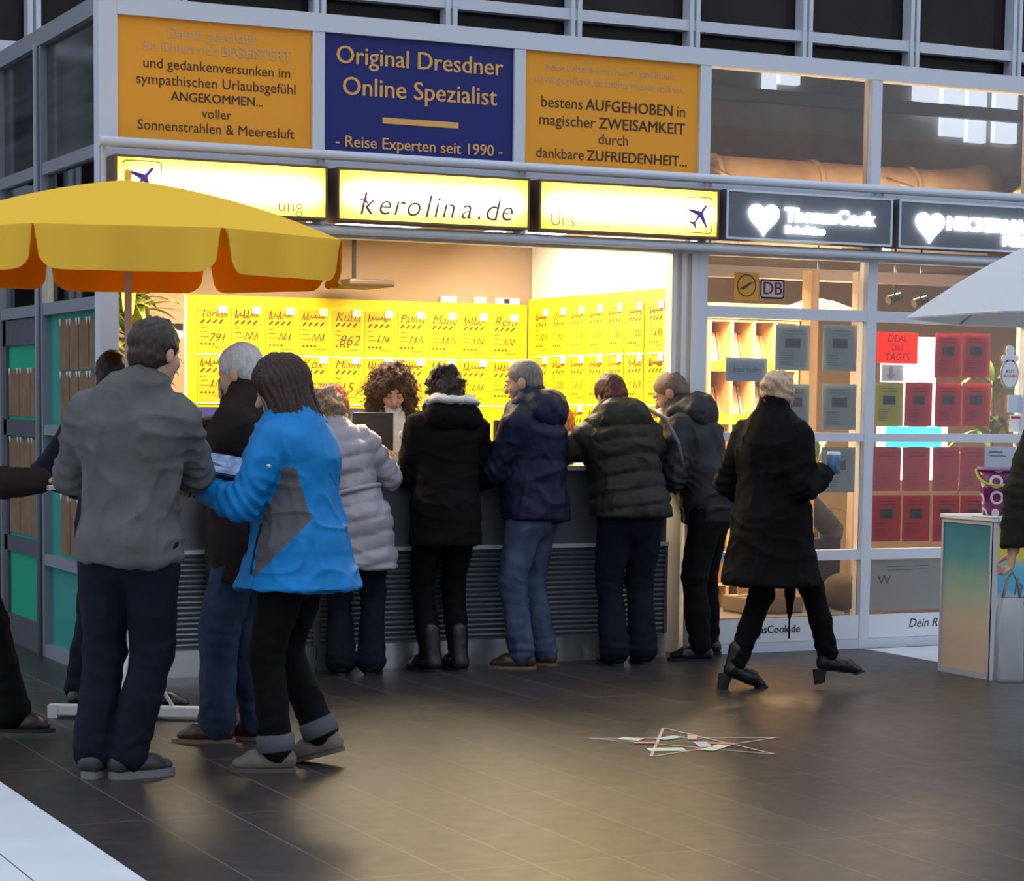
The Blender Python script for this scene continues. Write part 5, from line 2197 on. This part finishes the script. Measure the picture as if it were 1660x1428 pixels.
# 9 black coat
pos, ft = feet2((697, 1088), (742, 1086), 6, -22, -8)
p = Person(pos, 6, 1.70, 'person with wavy dark hair in a long black coat with a white hood lining', ft, lean=6, side=3, head=(-12, -14, 0), hands=(V(-.10, .36, 1.13), V(.16, .34, 1.13)), poles=((-.3, -1, -.6), (.4, -1, -.5)))
p.jacket(BLACKC, .69, girth=1.04, arm=1.10, seed=61, flare=.045, hood='out', hs=.85, folds=.006, depth=.85)
hb = Solid(.009)
c0 = p.N-p.f*.052*p.h+p.u*.022*p.h
hb.ell(c0, V(.092, .062, .019)*p.h, [p.r, p.f, p.u], .02)
hb.cap(p.N-p.r*.060*p.h+p.f*.012*p.h+p.u*.022*p.h, c0-p.r*.05*p.h, .018*p.h, .026*p.h, .02)
hb.cap(p.N+p.r*.060*p.h+p.f*.012*p.h+p.u*.022*p.h, c0+p.r*.05*p.h, .018*p.h, .026*p.h, .02)
tag(solid_obj('hood_lining', hb, cloth('white_fleece', (.62, .60, .60), v=.1, b=.8, bs=90), p.root, 1, lambda P: .006*vnoise(P, 40, 4)), 'white fleece hood lining')
bm = bmesh.new()
e_ = (p.sh[0]+p.el[0])*.5+V(0, 0, .07)
bmesh.ops.create_uvsphere(bm, u_segments=14, v_segments=8, radius=1, matrix=Matrix.Translation(e_-p.r*.083*1.0-p.f*.02) @ Matrix.Diagonal((.012, .022, .024, 1)))
obj('sleeve_badge', bm, mat('pale_badge', (.6, .6, .62), .4), p.root, True)
p.trousers(BLACKC, .96, .98)
p.shoes(KSHOE, SOLED, boot=.12, width=1.15)
p.hair('wavy', hair_mat('dark_wavy_hair', (.026, .012, .010)), seed=9, vol=1.03)

# 10 navy jacket, grey hair
pos, ft = feet2((846, 1084), (882, 1078), -38, -22, -5)
p = Person(pos, -38, 1.735, 'person with cropped grey hair in a hooded navy jacket and faded jeans', ft, lean=3, head=(-10, -10, 0), hands=(V(-.06, .40, 1.14), V(.14, .34, 1.12)), poles=((-.6, -1, -.8), (.9, -.8, -.4)), face=True, curl=(.7, .6), voxel=.007)
p.jacket(NAVYJ, .825, girth=1.18, arm=1.2, seed=71, hood='out', quilt=(.13, .006), folds=.008, depth=.9)
p.trousers(MJEANS, 1.08, 1.16, .006, folds=.009)
p.shoes(BSHOE, SOLEB, ln=.165)
p.hair('cropped', hair_mat('grey_cropped_hair', (.20, .18, .17), .3))

# 11 seated clerk
a = at(922, 690, 12.45)
p = Person((a.x, 12.5), 215, 1.62, 'seated clerk with short ginger hair, half hidden behind the black puffer jacket', hipdrop=.135, lean=8, head=(25, -14, 0), hands=(V(-.13, .28, 1.12), V(.13, .28, 1.12)), face=True)
p.jacket(cloth('pink_blouse', (.55, .25, .20)), .62, girth=.95, seed=81, collar=False)
p.trousers(DJEANS)
p.shoes(KSHOE, SOLED)
p.hair('bobbed', hair_mat('ginger_hair', (.30, .13, .05)))

# 12 puffer jacket
pos, ft = feet2((996, 1078), (1042, 1076), 4, -8, 6)
p = Person(pos, 4, 1.685, 'person with short dark red hair in a black quilted puffer jacket leaning on the counter', ft, lean=13, side=-5, head=(0, -20, 0), hands=(V(-.26, .40, 1.13), V(.10, .42, 1.13)), poles=((-1.3, -.6, -.3), (1.2, -.6, -.3)), fat=1.08)
p.jacket(OLIVE, .84, girth=1.22, arm=1.32, seed=91, flare=.03, quilt=(.095, .016), hood='out', folds=.006, depth=.9)
bm = tube(bmesh.new(), [tuple(p.S+p.r*.10*p.h+p.u*.05*p.h-p.f*.02*p.h), tuple(p.S+p.r*.125*p.h-p.f*.115*p.h-p.u*.02*p.h), tuple(p.S+p.r*.155*p.h-p.f*.118*p.h-p.u*.10*p.h), tuple(p.S+p.r*.168*p.h-p.f*.10*p.h-p.u*.18*p.h)], .011, 8)
tag(obj('bag_strap', bm, cloth('grey_webbing', (.16, .17, .18)), None, True), 'grey shoulder strap over the right shoulder of the black puffer jacket', 'strap')
C.objects[-1].matrix_basis = p.root.matrix_basis.copy()
p.trousers(DJEANS, 1.10, 1.18, .014)
p.shoes(KSHOE, SOLED)
p.hair('short', hair_mat('dark_red_hair', (.085, .014, .008)), vol=1.5)

# 13 man leaning over the counter end
pos, ft = feet2((1140, 1071), (1158, 1060), -42, -15, 5)
p = Person((pos[0]-.03, pos[1]), -44, 1.735, 'person with a shaved head in a dark hooded jacket, bent over the counter end', ft, lean=20, hipf=-.03, head=(-4, -18, 0), hands=(V(-.10, .36, 1.07), V(.14, .38, 1.13)), poles=((-.7, -1, -.7), (.9, -.8, -.4)), face=True, skin=SKINT, curl=(.6, .6))
p.jacket(GREYBLK, .79, girth=1.10, arm=1.2, seed=101, hood='out', folds=.010, depth=.9)
p.trousers(BLACKC, 1.05, 1.1)
p.shoes(KSHOE, SOLED)
p.hair('cropped', hair_mat('stubble_hair', (.16, .10, .075), .2))

# 14 walking woman
pos, ft = feet2((1178, 1111), (1350, 1119), 96, 8, 12, .055, .062)
p = Person(pos, 88, 1.61, 'person with pinned-up blond hair in a black coat walking past in heeled shoes', ((-.065, ft[0][1]+.0, 14, .062), (.125, ft[1][1], 18, .075)), lean=0, hipf=-.09, hipdrop=-.05, head=(-4, -6, 0), hands=(V(-.20, .00, .93), V(.14, .15, 1.12)), poles=((-.5, -1, -.4), (.6, -1, -.6)), twist=-24)
p.jacket(BLACKC, .55, girth=1.16, arm=1.18, seed=111, flare=.085, folds=.007, collar_h=.05, depth=.9)
p.trousers(BLACKC, 1.0, .98)
p.shoe(0, KSHOE, SOLED, heel=.062, boot=.05, tilt=0, name='ankle_boot', sole_h=.012)
p.shoe(1, KSHOE, SOLED, heel=.062, boot=.05, tilt=-14, name='ankle_boot', sole_h=.012)
hm = hair_mat('pale_blond_hair', (.52, .36, .24), .3)
hb = p.hair('updo', hm, seed=13)
k14 = p

# 15 person at the right edge
hd_ = EYE+_ray(1642, 905)*10.0
rt = Vector((CR.x, CR.y, 0)).normalized()
ps = Vector((hd_.x, hd_.y, 0))+rt*.30
p = Person((ps.x, ps.y), 24, 1.76, 'person cut by the right picture edge, dark green sleeve and a hand carrying a bag', head=(0, 0, 0), hands=(V(-.295, .03, .835), None), poles=((-1, -.4, 0), (.6, -1, -.3)), curl=(1.4, .5), voxel=.0065)
p.jacket(DOLIVE, .85, girth=1.0, arm=1.25, seed=121, cuff=.004)
p.trousers(DJEANS)
p.shoes(KSHOE, SOLED)
p.hair('short', MATS['dark_brown_hair'])
k15 = p

# ------------------------------------------------------------------ things people carry


def own(pp, v):
    return pp.root.matrix_basis @ Vector(v)


PICT = mat('holiday_print', (.22, .36, .55), .35, vary=.75, vscale=22)
PICT2 = mat('holiday_print_dark', (.10, .14, .16), .35, vary=.9, vscale=26)


def leaflet(c, ax, ay, w_, l_, m, label, name='brochure', n=5, group=None, bend=.0):
    """small sheaf of paper: centre, the two directions of its sides"""
    ax, ay = Vector(ax).normalized(), Vector(ay).normalized()
    az = ax.cross(ay).normalized()
    bm = bmesh.new()
    for q in range(n):
        o_ = az*(.0026*q)+ax*(.004*((q*7) % 3-1))+ay*(.005*((q*5) % 3-1))
        prev = None
        for k in range(9):
            t = k/8-.5
            cc = Vector(c)+o_+ay*l_*t+az*(bend*(t*t*4))
            a, b = cc-ax*w_/2, cc+ax*w_/2
            ring = [bm.verts.new(v) for v in (a, b, b+az*.002, a+az*.002)]
            if prev:
                for i in range(4):
                    bm.faces.new((prev[i], prev[(i+1) % 4], ring[(i+1) % 4], ring[i]))
            else:
                bm.faces.new(ring)
            prev = ring
        bm.faces.new(prev)
    return tag(obj(name, bm, m), label, 'brochure', group)


h3 = own(k3[1], k3[1].wr[1])
lv = Vector((CR.x, CR.y, 0)).normalized()
dp = Vector((_F.x, _F.y, 0)).normalized()
leaflet(h3+lv*.145+dp*.02+Vector((0, 0, -.035)), lv, dp, .21, .15, mat('white_red_print', (.66, .66, .70), .35, vary=.2, vscale=20), 'sheaf of white brochures held out by the person at the left edge', n=8)
h5 = own(k5, k5.wr[0])
leaflet(h5+lv*.035+Vector((0, 0, .085))+dp*.02, lv+Vector((0, 0, -.16)), dp+Vector((0, 0, .5)), .25, .15, PICT, 'blue holiday brochure held by the person in the blue jacket, upper one', n=4, bend=.02)
leaflet(h5+lv*.065+Vector((0, 0, .035))+dp*.0, lv+Vector((0, 0, -.35)), dp+Vector((0, 0, .9)), .20, .12, PICT2, 'dark holiday brochure held by the person in the blue jacket, lower one', n=4, bend=.02)
h4 = own(k4, k4.wr[0])
leaflet(h4+Vector((0, 0, .05))+lv*.03, lv, dp+Vector((0, 0, .3)), .16, .2, mat('white_paper'), 'white sheet in the hands of the white-haired person', n=2)
h14 = own(k14, k14.wr[1])
bm = bmesh.new()
lathe(bm, [(0, -.05), (.030, -.05), (.036, .05), (.034, .052), (0, .05)], h14+lv*.05+Vector((0, 0, .05)), 20)
o = tag(obj('paper_cup', bm, mat('blue_white_cup', (.18, .34, .62), .4, vary=.5, vscale=14)), 'blue and white paper cup held by the walking person in black', 'cup')
obj('lid', lathe(bmesh.new(), [(0, .062), (.033, .062), (.037, .052), (.037, .046)], h14+lv*.05+Vector((0, 0, .05)), 20), WHITE, o)
# folded umbrella hanging from her arm
u0 = fl(1279, 1100)
u0 = EYE+_ray(1279, 1035)*11.93
u0.z = max(u0.z, .2)
o = empty('folded_umbrella', u0)
tag(o, 'black folded umbrella hanging beside the walking person in black', 'umbrella')
bm = bmesh.new()
rr = [.004, .012, .026, .034, .036, .030, .012]
zz = [.10, .13, .22, .34, .44, .56, .62]
for i in range(6):
    seg = 16
    r0 = [bm.verts.new((rr[i]*(1+.18*math.cos(8*2*math.pi*k/seg))*math.cos(2*math.pi*k/seg+zz[i]*3), rr[i]*(1+.18*math.cos(8*2*math.pi*k/seg))*math.sin(2*math.pi*k/seg+zz[i]*3), zz[i])) for k in range(seg)]
    r1 = [bm.verts.new((rr[i+1]*math.cos(2*math.pi*k/seg+zz[i+1]*3), rr[i+1]*math.sin(2*math.pi*k/seg+zz[i+1]*3), zz[i+1])) for k in range(seg)]
    for k in range(seg):
        bm.faces.new((r0[k], r0[(k+1) % seg], r1[(k+1) % seg], r1[k]))
obj('cover', bm, BLACKC, o, True)
obj('shaft', tube(bmesh.new(), [(0, 0, 0), (0, 0, .66)], .005, 8), BLACK, o)
obj('crook_handle', tube(bmesh.new(), [(0, 0, .66), (0, 0, .74), (.02, .0, .775), (.05, 0, .775), (.065, 0, .745)], .009, 10), BLACK, o)
# bag carried at the right edge
h15 = own(k15, k15.wr[0])
c = h15+Vector((0, 0, -.14))
o = empty('carrier_bag', (c.x, c.y, c.z-.45))
tag(o, 'long silvery white carrier bag hanging from the hand at the right edge', 'bag')
o.rotation_euler = (0, 0, -math.radians(25.6))
bm = bmesh.new()
prev = None
for k, (z, w_, d_) in enumerate(((.0, .062, .045), (.02, .066, .048), (.12, .062, .046), (.24, .068, .042), (.33, .060, .034), (.38, .048, .022))):
    ring = []
    for q in range(28):
        an = 2*math.pi*q/28
        sc = 1+.07*math.sin(an*5+z*14)+.05*math.sin(an*9-z*25)
        x, y = math.copysign(abs(math.cos(an))**.45, math.cos(an)), math.copysign(abs(math.sin(an))**.45, math.sin(an))
        ring.append(bm.verts.new((x*w_*sc, y*d_*sc, z)))
    if prev:
        for q in range(28):
            bm.faces.new((prev[q], prev[(q+1) % 28], ring[(q+1) % 28], ring[q])).smooth = True
    else:
        bm.faces.new(ring[::-1])
    prev = ring
obj('bag_body', bm, mat('silver_bag_film', (.36, .38, .40), .28, .3), o)
bm = bmesh.new()
for y in (-.018, .018):
    tube(bm, [(-.04, y, .37), (-.024, y*.6, .455), (0, y*.2, .492), (.024, y*.6, .455), (.04, y, .37)], .004, 8)
obj('handles', bm, mat('tan_cord', (.35, .25, .18), .7), o)

# ------------------------------------------------------------------ parasols
YFAB = translucent('yellow_parasol_fabric', (.95, .60, .07), .82)
OFAB = translucent('orange_parasol_inside', (1.0, .45, .012), .35)  # added inner sheet; light through the yellow cloth put into its orange
WFAB = translucent('white_parasol_fabric', (.78, .80, .82), .7)


def parasol(pos, R_, zr, zt, rot, label, fab, inner_fab, val, base=True, dome=.55, ns=10):
    o = empty('parasol', (pos[0], pos[1], 0))
    tag(o, label, 'parasol')

    def rim(a):
        """distance of the canopy's edge at angle a: straight between rib ends"""
        q = (a-rot) % (math.pi/4)-math.pi/8
        return R_*math.cos(math.pi/8)/math.cos(q)
    for nm, m, off in (('canopy', fab, 0.0), ('canopy_inside', inner_fab, -.006)):
        bm = bmesh.new()
        N = 64
        grid = []
        for i in range(ns+1):
            t = max(i/ns, .012)
            row = []
            for k in range(N):
                a = rot+2*math.pi*k/N
                q = abs(((k % 8)-4)/4)           # 1 on a rib, 0 between ribs
                r = rim(a)*t
                z = zt+(zr-zt)*((1-dome)*t+dome*t*t)-.020*(1-q*q)*math.sin(math.pi*t)*1.0+off
                row.append(bm.verts.new((r*math.cos(a), r*math.sin(a), z)))
            grid.append(row)
        for i in range(ns):
            for k in range(N):
                bm.faces.new((grid[i][k], grid[i+1][k], grid[i+1][(k+1) % N], grid[i][(k+1) % N])).smooth = True
        bm.faces.new(grid[0])
        obj(nm, bm, m, o)
    if val:
        for sgm in range(8):
            a0, a1 = rot+sgm*math.pi/4, rot+(sgm+1)*math.pi/4
            p0, p1 = Vector((math.cos(a0)*R_, math.sin(a0)*R_, zr)), Vector((math.cos(a1)*R_, math.sin(a1)*R_, zr))
            outw = ((p0+p1)/2*Vector((1, 1, 0))).normalized() if False else Vector((math.cos((a0+a1)/2), math.sin((a0+a1)/2), 0))
            for nm, m, off in (('valance', fab, .003), ('valance_inside', inner_fab, -.003)):
                bm = bmesh.new()
                M, K = 40, 7
                g = []
                for i in range(M+1):
                    t = i/M
                    e_ = min(t, 1-t)
                    w_ = val if e_ > .18 else val*(max(0, 1-((.18-e_)/.18)**3.2)**(1/3.0))*.96+val*.04
                    ins = .0
                    row = []
                    for j in range(K+1):
                        s_ = j/K
                        x = t+(.5-t)*.016*s_*(1 if e_ < .2 else .3)
                        c = p0.lerp(p1, x)
                        wob = .014*math.sin(t*9+sgm*2)*s_+.006*math.sin(t*23+sgm)*s_
                        row.append(bm.verts.new(c+Vector((0, 0, -w_*s_))+outw*(off+.012*s_+wob)))
                    g.append(row)
                for i in range(M):
                    for j in range(K):
                        bm.faces.new((g[i][j], g[i+1][j], g[i+1][j+1], g[i][j+1])).smooth = True
                obj(nm, bm, m, o)
    pm = mat('white_pole_paint', (.74, .74, .73), .4)
    obj('pole', tube(bmesh.new(), [(0, 0, .05), (0, 0, zt-.01)], .0165, 14), mat('tan_pole', (.80, .73, .64), .45), o)
    obj('finial', lathe(bmesh.new(), [(0, .05), (.012, .04), (.018, .02), (.014, .0), (.03, -.012)], (0, 0, zt), 14), fab, o)
    for k in range(8):
        a = rot+k*math.pi/4
        bm = bmesh.new()
        pts = []
        for i in range(7):
            t = .03+.95*i/6
            pts.append((R_*t*math.cos(a), R_*t*math.sin(a), zt+(zr-zt)*((1-dome)*t+dome*t*t)-.016))
        tube(bm, pts, .005, 6)
        tube(bm, [(R_*.5*math.cos(a), R_*.5*math.sin(a), zt+(zr-zt)*((1-dome)*.5+dome*.25)-.02), (.02*math.cos(a), .02*math.sin(a), zr-.12)], .004, 6)
        obj('rib', bm, pm, o)
    if base:
        obj('pole_sleeve', tube(bmesh.new(), [(0, 0, .04), (0, 0, .62)], .024, 14), pm, o)
        for k in range(4):
            a = math.radians(-25.6+90*k-3)
            bm = box(.02, .37, -.026, .026, .012, .062)
            bevel(bm, .006)
            bx(bm, .33, .375, -.03, .03, 0, .06)
            bmesh.ops.rotate(bm, verts=bm.verts, cent=(0, 0, 0), matrix=Matrix.Rotation(a, 3, 'Z'))
            obj('base_arm', bm, pm, o)
            bm = tube(bmesh.new(), [(.024*math.cos(a), .024*math.sin(a), .34), (.2*math.cos(a), .2*math.sin(a), .06)], .009, 8)
            obj('brace', bm, pm, o)
    else:
        bm = lathe(bmesh.new(), [(0, .0), (.24, 0), (.24, .04), (.05, .07), (.03, .2)], (0, 0, 0), 28)
        obj('base', bm, pm, o)
    return o


vd = math.atan2(-_F.y, -_F.x)
parasol((2.862, 10.02), 1.0, 2.168, 2.44, math.atan2(-10.02, -2.862)-math.pi/8, 'large yellow parasol with a scalloped edge at the left', YFAB, OFAB, .185)
c = EYE+_ray(1868, 600)*10.6
parasol((c.x, c.y), 1.15, 1.885, 2.42, vd+math.radians(90-4)-math.pi, 'white parasol reaching in at the right picture edge', WFAB, WFAB, 0, base=False, dome=.62)

# ------------------------------------------------------------------ advertising stand at the right
def ramp_mat(name, stops, z0, z1, axis='Z'):
    m = bpy.data.materials.new(name)
    m.use_nodes = True
    n = m.node_tree
    t = n.nodes.new('ShaderNodeTexCoord')
    s = n.nodes.new('ShaderNodeSeparateXYZ')
    mr = n.nodes.new('ShaderNodeMapRange')
    mr.inputs['From Min'].default_value = z0
    mr.inputs['From Max'].default_value = z1
    no = n.nodes.new('ShaderNodeTexNoise')
    no.inputs['Scale'].default_value = 7
    ad = n.nodes.new('ShaderNodeMath')
    ad.operation = 'MULTIPLY_ADD'
    ad.inputs[1].default_value = .10
    r = n.nodes.new('ShaderNodeValToRGB')
    n.links.new(t.outputs['Object'], s.inputs[0])
    n.links.new(t.outputs['Object'], no.inputs['Vector'])
    n.links.new(s.outputs[axis], mr.inputs['Value'])
    n.links.new(no.outputs['Fac'], ad.inputs[0])
    n.links.new(mr.outputs['Result'], ad.inputs[2])
    n.links.new(ad.outputs[0], r.inputs[0])
    cr = r.color_ramp
    cr.elements[0].position, cr.elements[0].color = stops[0][0], (*stops[0][1], 1)
    cr.elements[1].position, cr.elements[1].color = stops[-1][0], (*stops[-1][1], 1)
    for p_, c_ in stops[1:-1]:
        e_ = cr.elements.new(p_)
        e_.color = (*c_, 1)
    b = n.nodes['Principled BSDF']
    b.inputs['Roughness'].default_value = .4
    n.links.new(r.outputs[0], b.inputs['Base Color'])
    return m


BEACH = ramp_mat('printed_beach_scene', [(.05, (.80, .58, .44)), (.38, (.72, .58, .40)), (.60, (.34, .50, .40)), (.80, (.06, .30, .36)), (1.05, (.014, .19, .30))], 0, .88)
FRONTP = ramp_mat('printed_stand_front', [(.0, (.62, .64, .68)), (.52, (.60, .66, .72)), (.60, (.10, .42, .62)), (.74, (.12, .50, .68)), (.80, (.72, .58, .06)), (1.05, (.70, .56, .05))], 0, .88)
o = empty('promotion_stand', (7.585, 9.845, 0))
tag(o, 'advertising stand with a printed beach scene on its side', 'stand')
sw_, sd_ = .62, .45
obj('stand_body', box(.004, sw_, .004, sd_, 0.01, .855), WHITE, o)
obj('side_print', box(0, .0038, .022, sd_-.012, .03, .835), BEACH, o)
obj('front_print', box(.03, sw_-.02, -.001, .0038, .03, .835), FRONTP, o)
bm = bmesh.new()
for a_, b_ in ((-.006, .02), (sd_-.012, sd_+.006)):
    bx(bm, -.006, .003, a_, b_, 0, .85)
bx(bm, -.006, .003, .02, sd_-.012, 0, .028)
bx(bm, -.006, .003, .02, sd_-.012, .836, .85)
bx(bm, -.006, .028, -.008, .0035, 0, .85)
obj('edge_frame', bm, mat('pale_frame', (.55, .56, .57), .4), o)
obj('counter_top', bevel(box(-.015, sw_+.01, -.015, sd_+.015, .857, .88), .004), WHITE, o)
bm = text_bm(bmesh.new(), [('h', .14, .50, .13, .0, .2, 'LEFT'), ('C', .15, .40, .13, .0, .2, 'LEFT')])
for v in bm.verts:
    v.co.y -= .001
obj('lettering', bm, mat('blue_stand_letters', (.03, .14, .42), .5), o)
T = Vector((7.585, 9.845, .881))
bm = bmesh.new()
bx(bm, -.06, .22, -.02, .19, 0, .0015)
prism(bm, [(-.02, .0), (.045, .0), (.05, -.055), (-.005, -.05)], 'y', -.019, -.0175)
o = obj('paper_sheets', bm, mat('white_paper'))
o.location = T+Vector((.04, .0, 0))
tag(o, 'white sheets hanging over the edge of the advertising stand', 'papers')
# purple bucket
o = empty('bucket', T+Vector((.155, .17, .002)))
tag(o, 'purple bucket with white rings and a yellow handle on the advertising stand', 'bucket')
DOT = bpy.data.materials.new('purple_ringed_print')
DOT.use_nodes = True
n = DOT.node_tree
v = n.nodes.new('ShaderNodeTexVoronoi')
v.inputs['Scale'].default_value = 12
v.inputs['Randomness'].default_value = .35
t = n.nodes.new('ShaderNodeTexCoord')
r = n.nodes.new('ShaderNodeValToRGB')
r.color_ramp.interpolation = 'CONSTANT'
r.color_ramp.elements[0].position, r.color_ramp.elements[0].color = 0, (.16, .008, .12, 1)
r.color_ramp.elements[1].position, r.color_ramp.elements[1].color = .44, (.16, .008, .12, 1)
e_ = r.color_ramp.elements.new(.27)
e_.color = (.72, .66, .70, 1)
n.links.new(t.outputs['Object'], v.inputs['Vector'])
n.links.new(v.outputs['Distance'], r.inputs[0])
n.links.new(r.outputs[0], n.nodes['Principled BSDF'].inputs['Base Color'])
n.nodes['Principled BSDF'].inputs['Roughness'].default_value = .3
obj('bucket_body', lathe(bmesh.new(), [(0, 0), (.082, 0), (.112, .25), (.108, .25), (.078, .006), (0, .006)], (0, 0, 0), 36), DOT, o)
obj('rim', lathe(bmesh.new(), [(.110, .245), (.119, .247), (.119, .262), (.108, .262), (.108, .247)], (0, 0, 0), 36), mat('violet_rim', (.40, .22, .40), .35), o)
bm = tube(bmesh.new(), [(.121*math.cos(a_), -.121*abs(math.sin(a_)) if True else 0, .25-.085*math.sin(a_)) for a_ in [math.pi*k/16 for k in range(17)]], .008, 8)
bmesh.ops.rotate(bm, verts=bm.verts, cent=(0, 0, 0), matrix=Matrix.Rotation(math.radians(-40), 3, 'Z'))
obj('handle', bm, mat('lime_handle', (.50, .52, .05), .4), o)
o = obj('sign_card', box(-.085, .085, 0, .003, .262, .375), mat('pale_blue_card'))
o.location = T+Vector((.16, .17, .002))
o.rotation_euler = (0, 0, -math.radians(25))
tag(o, 'pale blue card standing in the purple bucket', 'card')
bm = bmesh.new()
rng = random.Random(5)
stroke(bm, pts_line(rng, -.06, .01, .345, .002, 8), .006)
stroke(bm, pts_line(rng, -.06, .03, .325, .002, 8), .004)
obj('print', bm, GLINE, o)

# ------------------------------------------------------------------ star taped on the floor
A_, B_, C_, E_, D_ = (4.553, 8.708), (5.337, 8.425), (5.009, 8.858), (4.551, 8.147), (5.071, 8.016)
TAPE = mat('pale_floor_tape', (.55, .44, .38), .5)
o = empty('floor_star', (0, 0, 0))
tag(o, 'five-pointed star taped on the dark floor in front of the counter', 'floor marking')
bm = bmesh.new()
for z_, (a_, b_) in enumerate(((A_, B_), (A_, D_), (B_, E_), (C_, E_), (C_, D_))):
    a_, b_ = Vector((*a_, 0)), Vector((*b_, 0))
    d_ = (b_-a_).normalized()
    s_ = Vector((-d_.y, d_.x, 0))*.0065
    z = Vector((0, 0, .0015+.0004*z_))
    bm.faces.new([bm.verts.new(q+z) for q in (a_-s_, b_-s_, b_+s_, a_+s_)])
obj('tape_lines', bm, TAPE, o)
cols_ = [(.62, .66, .42), (.60, .22, .20), (.48, .54, .52), (.60, .40, .34), (.62, .66, .46), (.55, .50, .52)]
rng = random.Random(2)
for k, (px_, py_, l_, w_) in enumerate(((1022, 1199, .10, .07), (1048, 1205, .11, .05), (1085, 1197, .13, .06), (1122, 1196, .14, .04), (1080, 1216, .16, .09), (1140, 1208, .15, .06), (1160, 1213, .18, .06), (1170, 1206, .12, .05))):
    c = fl(px_, py_)
    bm = bmesh.new()
    m4 = Matrix.Translation((c.x, c.y, .0036)) @ Matrix.Rotation(math.radians((-50, -25, 20, 60, -18, 70, 35, -30)[k]), 4, 'Z') @ Matrix.Diagonal((l_, w_, .0016, 1))
    bmesh.ops.create_cube(bm, size=1, matrix=m4)
    obj('colour_patch', bm, mat('floor_patch_%d' % (k % 6), cols_[k % 6], .5), o)
